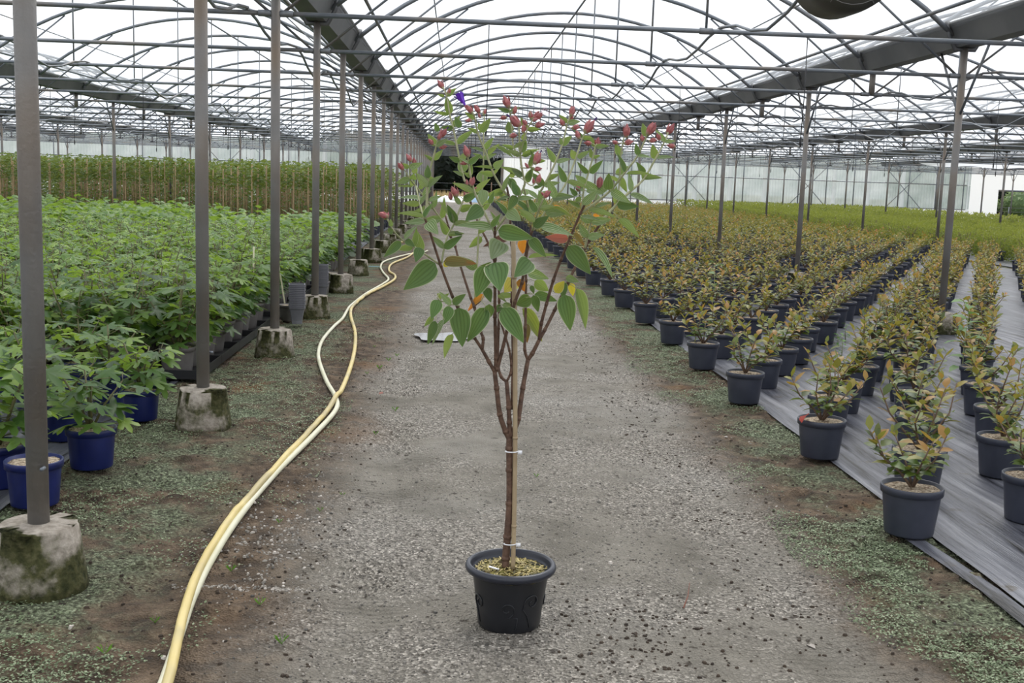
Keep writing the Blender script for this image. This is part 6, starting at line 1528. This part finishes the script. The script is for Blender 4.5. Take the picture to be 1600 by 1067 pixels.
# ================================================================== OVERHEAD FAN
fan = thing('circulation_fan', 'dark drum-shaped circulation fan hanging from the roof above the lane', 'fan', (1.75, 5.3, 2.44))
mb = MB(); vs = []
for q, (r, y) in enumerate(((.155, -.17), (.205, -.15), (.21, -.05), (.205, .15), (.2, .15), (.2, -.14), (.15, -.165))):
    vs += [(r*math.cos(2*PI*k/36), y, r*math.sin(2*PI*k/36)) for k in range(36)]
mb.add(vs, [(q*36+k, q*36+(k+1) % 36, q*36+36+(k+1) % 36, q*36+36+k) for q in range(6) for k in range(36)]); mb.build('drum', noisy('dark_olive_paint', (.035, .034, .026), (.055, .053, .042), 6, .45), fan)
mb = MB(); mb.tube([(0, -.06, 0), (0, .1, 0)], .05, 14); mb.build('motor', M['black_plastic'], fan)
for k in range(5):
    mb = MB(); a = k*2*PI/5
    mb.add([(.05*math.cos(a), -.05, .05*math.sin(a)), (.19*math.cos(a-.25), -.07, .19*math.sin(a-.25)), (.19*math.cos(a+.3), -.01, .19*math.sin(a+.3)), (.05*math.cos(a+.6), -.02, .05*math.sin(a+.6))], [(0, 1, 2, 3)]); mb.build('blade', M['steel'], fan)
for yy in (-.16, .15):
    mb = MB()
    for r in (.06, .1, .14, .18): mb.tube([(r*math.cos(t), yy, r*math.sin(t)) for t in np.linspace(0, 2*PI, 25)], .002, 4)
    for k in range(6): mb.tube([(0, yy, 0), (.2*math.cos(k*PI/3), yy, .2*math.sin(k*PI/3))], .002, 4)
    mb.build('guard', M['steel'], fan)
for xx in (-.12, .12): mb = MB(); mb.tube([(xx, 0, .15), (xx*.6+.03, 0, 1.0), (.058, 0, 1.652)], .006, 6); mb.build('hanger', M['steel'], fan)

# sagging white sheet under the far roof
mb = MB(); vs = []
for i in range(15):
    x = 18.0+.43*i
    for j in range(7): vs.append((x, row_y(15)+DY*j/6, ZPIPE+.021-.13*math.sin(PI*j/6)*(1+.3*math.sin(i*1.3))))
mb.add(vs, [(i*7+j, i*7+j+7, i*7+j+8, i*7+j+1) for i in range(14) for j in range(6)])
tag(mb.build('shade_sheet', M['white_sheet']), 'sagging white sheet slung under the roof past the lime bushes', 'sheet')

# ================================================================== GROUND LITTER
rr = random.Random(77)
def pebble(mb, x, y, s, tint):
    a = rr.random()*6.28; sx, sy, sz = s*rr.uniform(.7, 1.3), s*rr.uniform(.6, 1.1), s*rr.uniform(.4, .7); c, d = math.cos(a), math.sin(a)
    P = [(1, .1), (.45, .8), (-.5, .75), (-1, -.1), (-.4, -.85), (.55, -.75)]
    z0 = float(ground_z(np.array([x]), np.array([y]))[0])
    ring = [(x+(px*sx*c-py*sy*d), y+(px*sx*d+py*sy*c)) for px, py in P]
    mb.add([(px, py, z0-.002) for px, py in ring]+[(x+(px-x)*.6, y+(py-y)*.6, z0+sz*rr.uniform(.8, 1)) for px, py in ring], [(i, (i+1) % 6, 6+(i+1) % 6, 6+i) for i in range(6)]+[(6, 7, 8, 9, 10, 11)], tint)
mb = MB(); cnt = 0
while cnt < 14000:
    y = 2.6+9.5*rr.random()**1.7; x = rr.uniform(-1.0, 1.75)
    if NZ(np.array([x*1.0]), np.array([y*.6]), 1.1)[0] < rr.uniform(.25, .6): continue
    if not -.75 < x < 1.45 and rr.random() < .7: continue
    pebble(mb, x, y, rr.uniform(.002, .006)*(1 if rr.random() < .96 else 1.8), rr.random()**1.1); cnt += 1
for i in range(420): pebble(mb, -.62+.16*rr.gauss(0, 1), 4.35+.25*rr.gauss(0, 1), rr.uniform(.004, .010), .45+.55*rr.random())
for i in range(330): pebble(mb, rr.uniform(-.95, -.32), 3.78+.012*rr.gauss(0, 1), rr.uniform(.003, .008), .5+.5*rr.random())
for i in range(260): pebble(mb, -.5+.2*rr.gauss(0, 1), 5.3+.6*rr.gauss(0, 1), rr.uniform(.003, .009), .45+.55*rr.random())
tag(mb.build('gravel', M['stone'], smooth=False, tint=True), 'loose pale gravel strewn over the lane', 'gravel', kind='stuff')
# low creeping weeds on both verges
mb = MB(); cnt = 0
def gz(x, y): return float(ground_z(np.array([x]), np.array([y]))[0])
N = 240000; XA = np.where(RNG.random(N) < .55, RNG.uniform(-1.85, -.62, N), RNG.uniform(1.36, 2.02, N)); YA = 2.5+13*RNG.random(N)**1.8
D = NZ(XA, YA, 1.6)*.6+NZ(XA+5, YA, 4.5)*.4; edge = np.where(XA < 0, np.clip((-XA-.55)/.6, 0, 1), np.clip((XA-1.3)/.3, 0, 1)); Z = ground_z(XA, YA)
keep = D*(.55+.6*edge) > RNG.uniform(.38, .60, N)
for a, b_, r in [(XL, row_y(i), .162) for i in range(6)]+[(q[1], q[2], .112) for q in spots if q[3] == 0]+[(-1.70, 5.30, .11), (-1.76, 6.36, .11), (-1.74, 4.68, .11), (-1.585, 10.86, .09), (-1.58, 11.75, .09), (-1.57, 13.35, .09), (-1.57, 14.6, .09), (-1.47, 10.56, .08), (-1.50, 12.72, .08)]: keep &= np.hypot(XA-a, YA-b_) > r
keep &= ~((XA < -1.675) & (YA > 7.5)) & ~((XA > 1.88) & (XA < 2.02) & (YA < 4.6))
for line in (HOSE_CREAM, HOSE_YELLOW):
    P = np.array(line)
    for p0, p1 in zip(P[:-1], P[1:]):
        d = p1-p0; t = np.clip(((XA-p0[0])*d[0]+(YA-p0[1])*d[1])/(d@d), 0, 1); keep &= np.hypot(XA-p0[0]-t*d[0], YA-p0[1]-t*d[1]) > .024
XA, YA, Z = XA[keep], YA[keep], Z[keep]; n_ = len(XA)
s_ = RNG.uniform(.0025, .0062, n_); a_ = RNG.random(n_)*6.28; c_, d_ = np.cos(a_)*s_, np.sin(a_)*s_; h_ = Z+RNG.uniform(.002, .013, n_); tl = RNG.uniform(-.5, .5, n_)*s_
V = np.stack([np.stack([XA-c_, YA-d_, h_+tl], 1), np.stack([XA+d_*.8, YA-c_*.8, h_], 1), np.stack([XA+c_, YA+d_, h_-tl+.001], 1), np.stack([XA-d_*.8, YA+c_*.8, h_+.001], 1)], 1).reshape(-1, 3)
mb.v = V.tolist(); mb.f = np.arange(4*n_).reshape(-1, 4).tolist(); mb.t = RNG.random(n_).tolist()
tag(mb.build('creeping_weeds', M['moss'], smooth=False, tint=True), 'tiny grey-green creeping weeds matting the verges', 'weeds', kind='stuff')
# dark soil crumbs
mb = MB()
for i in range(2600):
    side = rr.random() < .6; x = rr.uniform(-1.8, -.4) if side else rr.uniform(1.0, 2.0); pebble(mb, x, 2.6+8*rr.random()**1.6, rr.uniform(.003, .011), rr.random()*.12)
for i in range(260): pebble(mb, .62+.16*rr.gauss(0, 1), 3.35+.22*rr.gauss(0, 1), rr.uniform(.003, .010), rr.random()*.12)
tag(mb.build('soil_crumbs', noisy('dark_soil_crumb', (.022, .015, .010), (.06, .042, .028), 40, .95), smooth=False), 'dark crumbs of soil scattered on the verges', 'soil', kind='stuff')
# grass tufts
mb = MB()
for i in range(7):
    a = i*.9; mb.add([(-.002, 0, 0), (.002, 0, 0), (.03*math.cos(a)+.001, .03*math.sin(a), .05), (.05*math.cos(a), .05*math.sin(a), .055)], [(0, 1, 2), (0, 2, 3)])
TUFT = mb.mesh('grass_tuft', _w2, smooth=False)
for x, y in ((-.92, 3.45), (-.62, 3.62), (-.78, 3.95), (-.55, 4.7), (-.48, 4.95), (-.70, 4.55), (-.42, 6.2), (-.35, 6.9), (-.55, 8.4), (-.5, 8.7), (-.62, 8.1), (-.45, 9.0), (-.66, 9.4), (-1.0, 3.2), (.42, 5.3), (-.5, 3.3)):
    o = put('grass_tuft', TUFT, None, (x, y, gz(x, y)), rr.random()*6, rr.uniform(.3, .55)); tag(o, 'small green grass tuft sprouting beside the hoses', 'grass tuft', 'grass tufts')
# single finds
for (x, y), s, t, lab in (((-1.17, 3.42), .016, 1, 'single whitish stone below the first footing'), ((.62, 4.1), .014, 1, 'pale pebble behind the pot on the lane'), ((-.47, 7.4), .022, 1, 'pinkish stone at the lane edge by the hose'), ((-.83, 3.2), .012, 1, 'white pebble beside the hoses')):
    mb = MB(); pebble(mb, x, y, s, t); tag(mb.build('stone', M['stone'] if 'pink' not in lab else noisy('pink_stone', (.42, .2, .16), (.55, .3, .25), 20, .8), smooth=False, tint=True), lab, 'stone')
mb = MB(); mb.tube([(.805, 3.62, .012), (.84, 3.72, .016), (.875, 3.86, .012)], .0028, 6, .0015); tag(mb.build('twig', noisy('red_brown_twig', (.14, .05, .03), (.2, .08, .05), 20, .7)), 'thin red-brown twig lying on the lane', 'twig')
for (x, y, a), in (((1.18, 3.36, .3),), ((1.22, 3.1, 1.2),)):
    o = put('fallen_leaf', one_leaf(noisy('grey_dead_leaf', (.28, .25, .22), (.4, .36, .32), 20, .8), .4, .1), None, (x, y, gz(x, y)+.006), a, .06); tag(o, 'dry grey leaf lying in the tyre tracks', 'leaf', 'dry leaves on the lane')
mb = MB(); mb.box(-.09, .09, -.025, .025, 0, .003); o = mb.build('blue_scrap', noisy('blue_plastic', (.12, .35, .45), (.2, .45, .55), 5, .4), smooth=False); o.location = (-1.26, 17.7, .012); tag(o, 'scrap of pale blue plastic beyond the hoses', 'scrap')

# ================================================================== BEYOND THE END WALL
def tree(loc, R, H, n, m, label, group=None, L=.55):
    t = thing('tree', label, 'tree', loc, 0, group); mb = MB(); mb.tube([(0, 0, 0), (.1, 0, H*.5), (0, .1, H*.8)], .22, 7, .1); mb.build('trunk', M['bark'], t); mb = MB()
    for i in range(n):
        a, u = random.random()*6.28, random.random(); z = H*(.04+.96*u); r = R*math.sqrt(max(.06, 1-((u-.42)/.6)**2))*random.random()**.4
        F = frame(Vector((r*math.cos(a), r*math.sin(a), z)), Vector((math.cos(a), math.sin(a), random.uniform(-.6, 1))), roll=random.uniform(-1, 1)); l_ = L*random.uniform(.6, 1.3); w = l_*.7
        mb.add([F @ Vector(v) for v in ((0, 0, 0), (-w*.5, l_*.5, .02), (0, l_, -.1), (w*.5, l_*.5, .02))], [(0, 3, 2, 1)], random.random()*u)
    core = MB(); core.lathe([(R*.05, H*.03)]+[(R*.86*math.sqrt(max(.05, 1-((u-.42)/.6)**2)), H*(.03+.94*u)) for u in (.05, .2, .4, .6, .8, .95)]+[(R*.05, H*.97)], 14); mb.add(core.v, core.f, .1)
    c = mb.build('crown', m, t, smooth=False, tint=True); return t
for x, y, R, H in ((-8.6, 91, 3.1, 4.7), (-2.2, 91, 3.1, 4.9), (4.2, 91, 3.1, 4.8), (1.0, 98.5, 3.1, 5.2), (-5.4, 98.5, 3.1, 5.1), (10.6, 91, 3.1, 4.8), (7.4, 98.5, 3.1, 5.1)):
    tree((x, y, 0), R, H, 2200, M['tree_dark'], 'dark evergreen tree standing beyond the open end doorway', 'dark trees beyond the doorway')
for x, y, R, H in ((36, 86, 2.6, 5), (42, 85, 2.6, 5), (48, 86, 2.6, 5), (39, 92.5, 2.6, 5), (45, 92.5, 2.6, 5)):
    tree((x, y, 0), R, H, 1600, M['tree_dark'], 'dark tree behind the white-flowered hedge', 'dark trees behind the flowered hedge')
for x, y in ((34.2, 74), (37.8, 73.5), (41.4, 74), (45, 74.4)):
    tree((x, y, 0), 1.7, 2.0, 900, M['blossom'], 'pale green shrub with whitish blossom outside the open corner', 'blossoming shrubs outside the corner', .22)
mb = MB()
for i in range(5200):
    x, y = random.uniform(-9, 14), random.uniform(71.7, 86); h = random.uniform(.25, .6); a = random.random()*6.28; mb.add([(x-.03*math.cos(a), y-.03*math.sin(a), 0), (x+.03*math.cos(a), y+.03*math.sin(a), 0), (x+random.uniform(-.1, .1), y, h)], [(0, 1, 2)], random.random())
tag(mb.build('dry_grass', M['dry_grass'], smooth=False, tint=True), 'straw-coloured dry grass field beyond the doorway', 'grass', kind='stuff')
for i, x in enumerate(np.arange(-8, 13, 2.6)):
    o = thing('fence_post', 'thin wooden fence post in the dry field', 'post', (x, 80, 0), 0, 'field fence posts'); mb = MB(); mb.tube([(0, 0, 0), (0, 0, 1.2)], .04, 6); mb.build('post', M['shrub_bark'], o); mb = MB(); mb.tube([(0, 0, 1.05), (2.6, 0, 1.05)], .012, 4); mb.tube([(0, 0, .6), (2.6, 0, .6)], .012, 4); mb.build('wire', M['steel'], o)
for i, (x, y, w, h, c, lab) in enumerate(((-.9, 67.5, 1.6, .35, (.75, .78, .8), 'low white wrapped bundle outside the doorway'), (1.6, 69, 2.0, .5, (.35, .5, .7), 'pale blue tarpaulin heap outside the doorway'), (-.2, 71, 2.4, .3, (.7, .72, .75), 'long white sheeted bed outside the doorway'))):
    mb = MB(); vs = []
    for a in range(9):
        for b_ in range(5):
            u, v = a/8*2-1, b_/4*2-1; vs.append((u*w/2, v*.5, h*max(0, (1-u**4))*(1-v**4)*(1+.15*math.sin(a*2.3+b_))))
    mb.add(vs, [(a*5+b_, a*5+b_+5, a*5+b_+6, a*5+b_+1) for a in range(8) for b_ in range(4)]); o = mb.build('wrapped_bundle', noisy('bundle_sheet', tuple(v*.85 for v in c), c, 3, .5)); o.location = (x, y, 0); tag(o, lab, 'bundle')
for i in range(4):
    mb = MB(); x = 31.4+i*2.2; o = thing('yard_fence', 'low wire fence panel outside the open corner', 'fence', (x, 67.5, 0), 0, 'wire fence panels outside the corner')
    mb.tube([(0, 0, 0), (0, 0, .8)], .03, 6); mb.build('post', M['steel'], o); mb = MB()
    for z in (.25, .5, .75): mb.tube([(0, 0, z), (2.2, 0, z)], .012, 4)
    mb.build('wire', M['steel'], o)
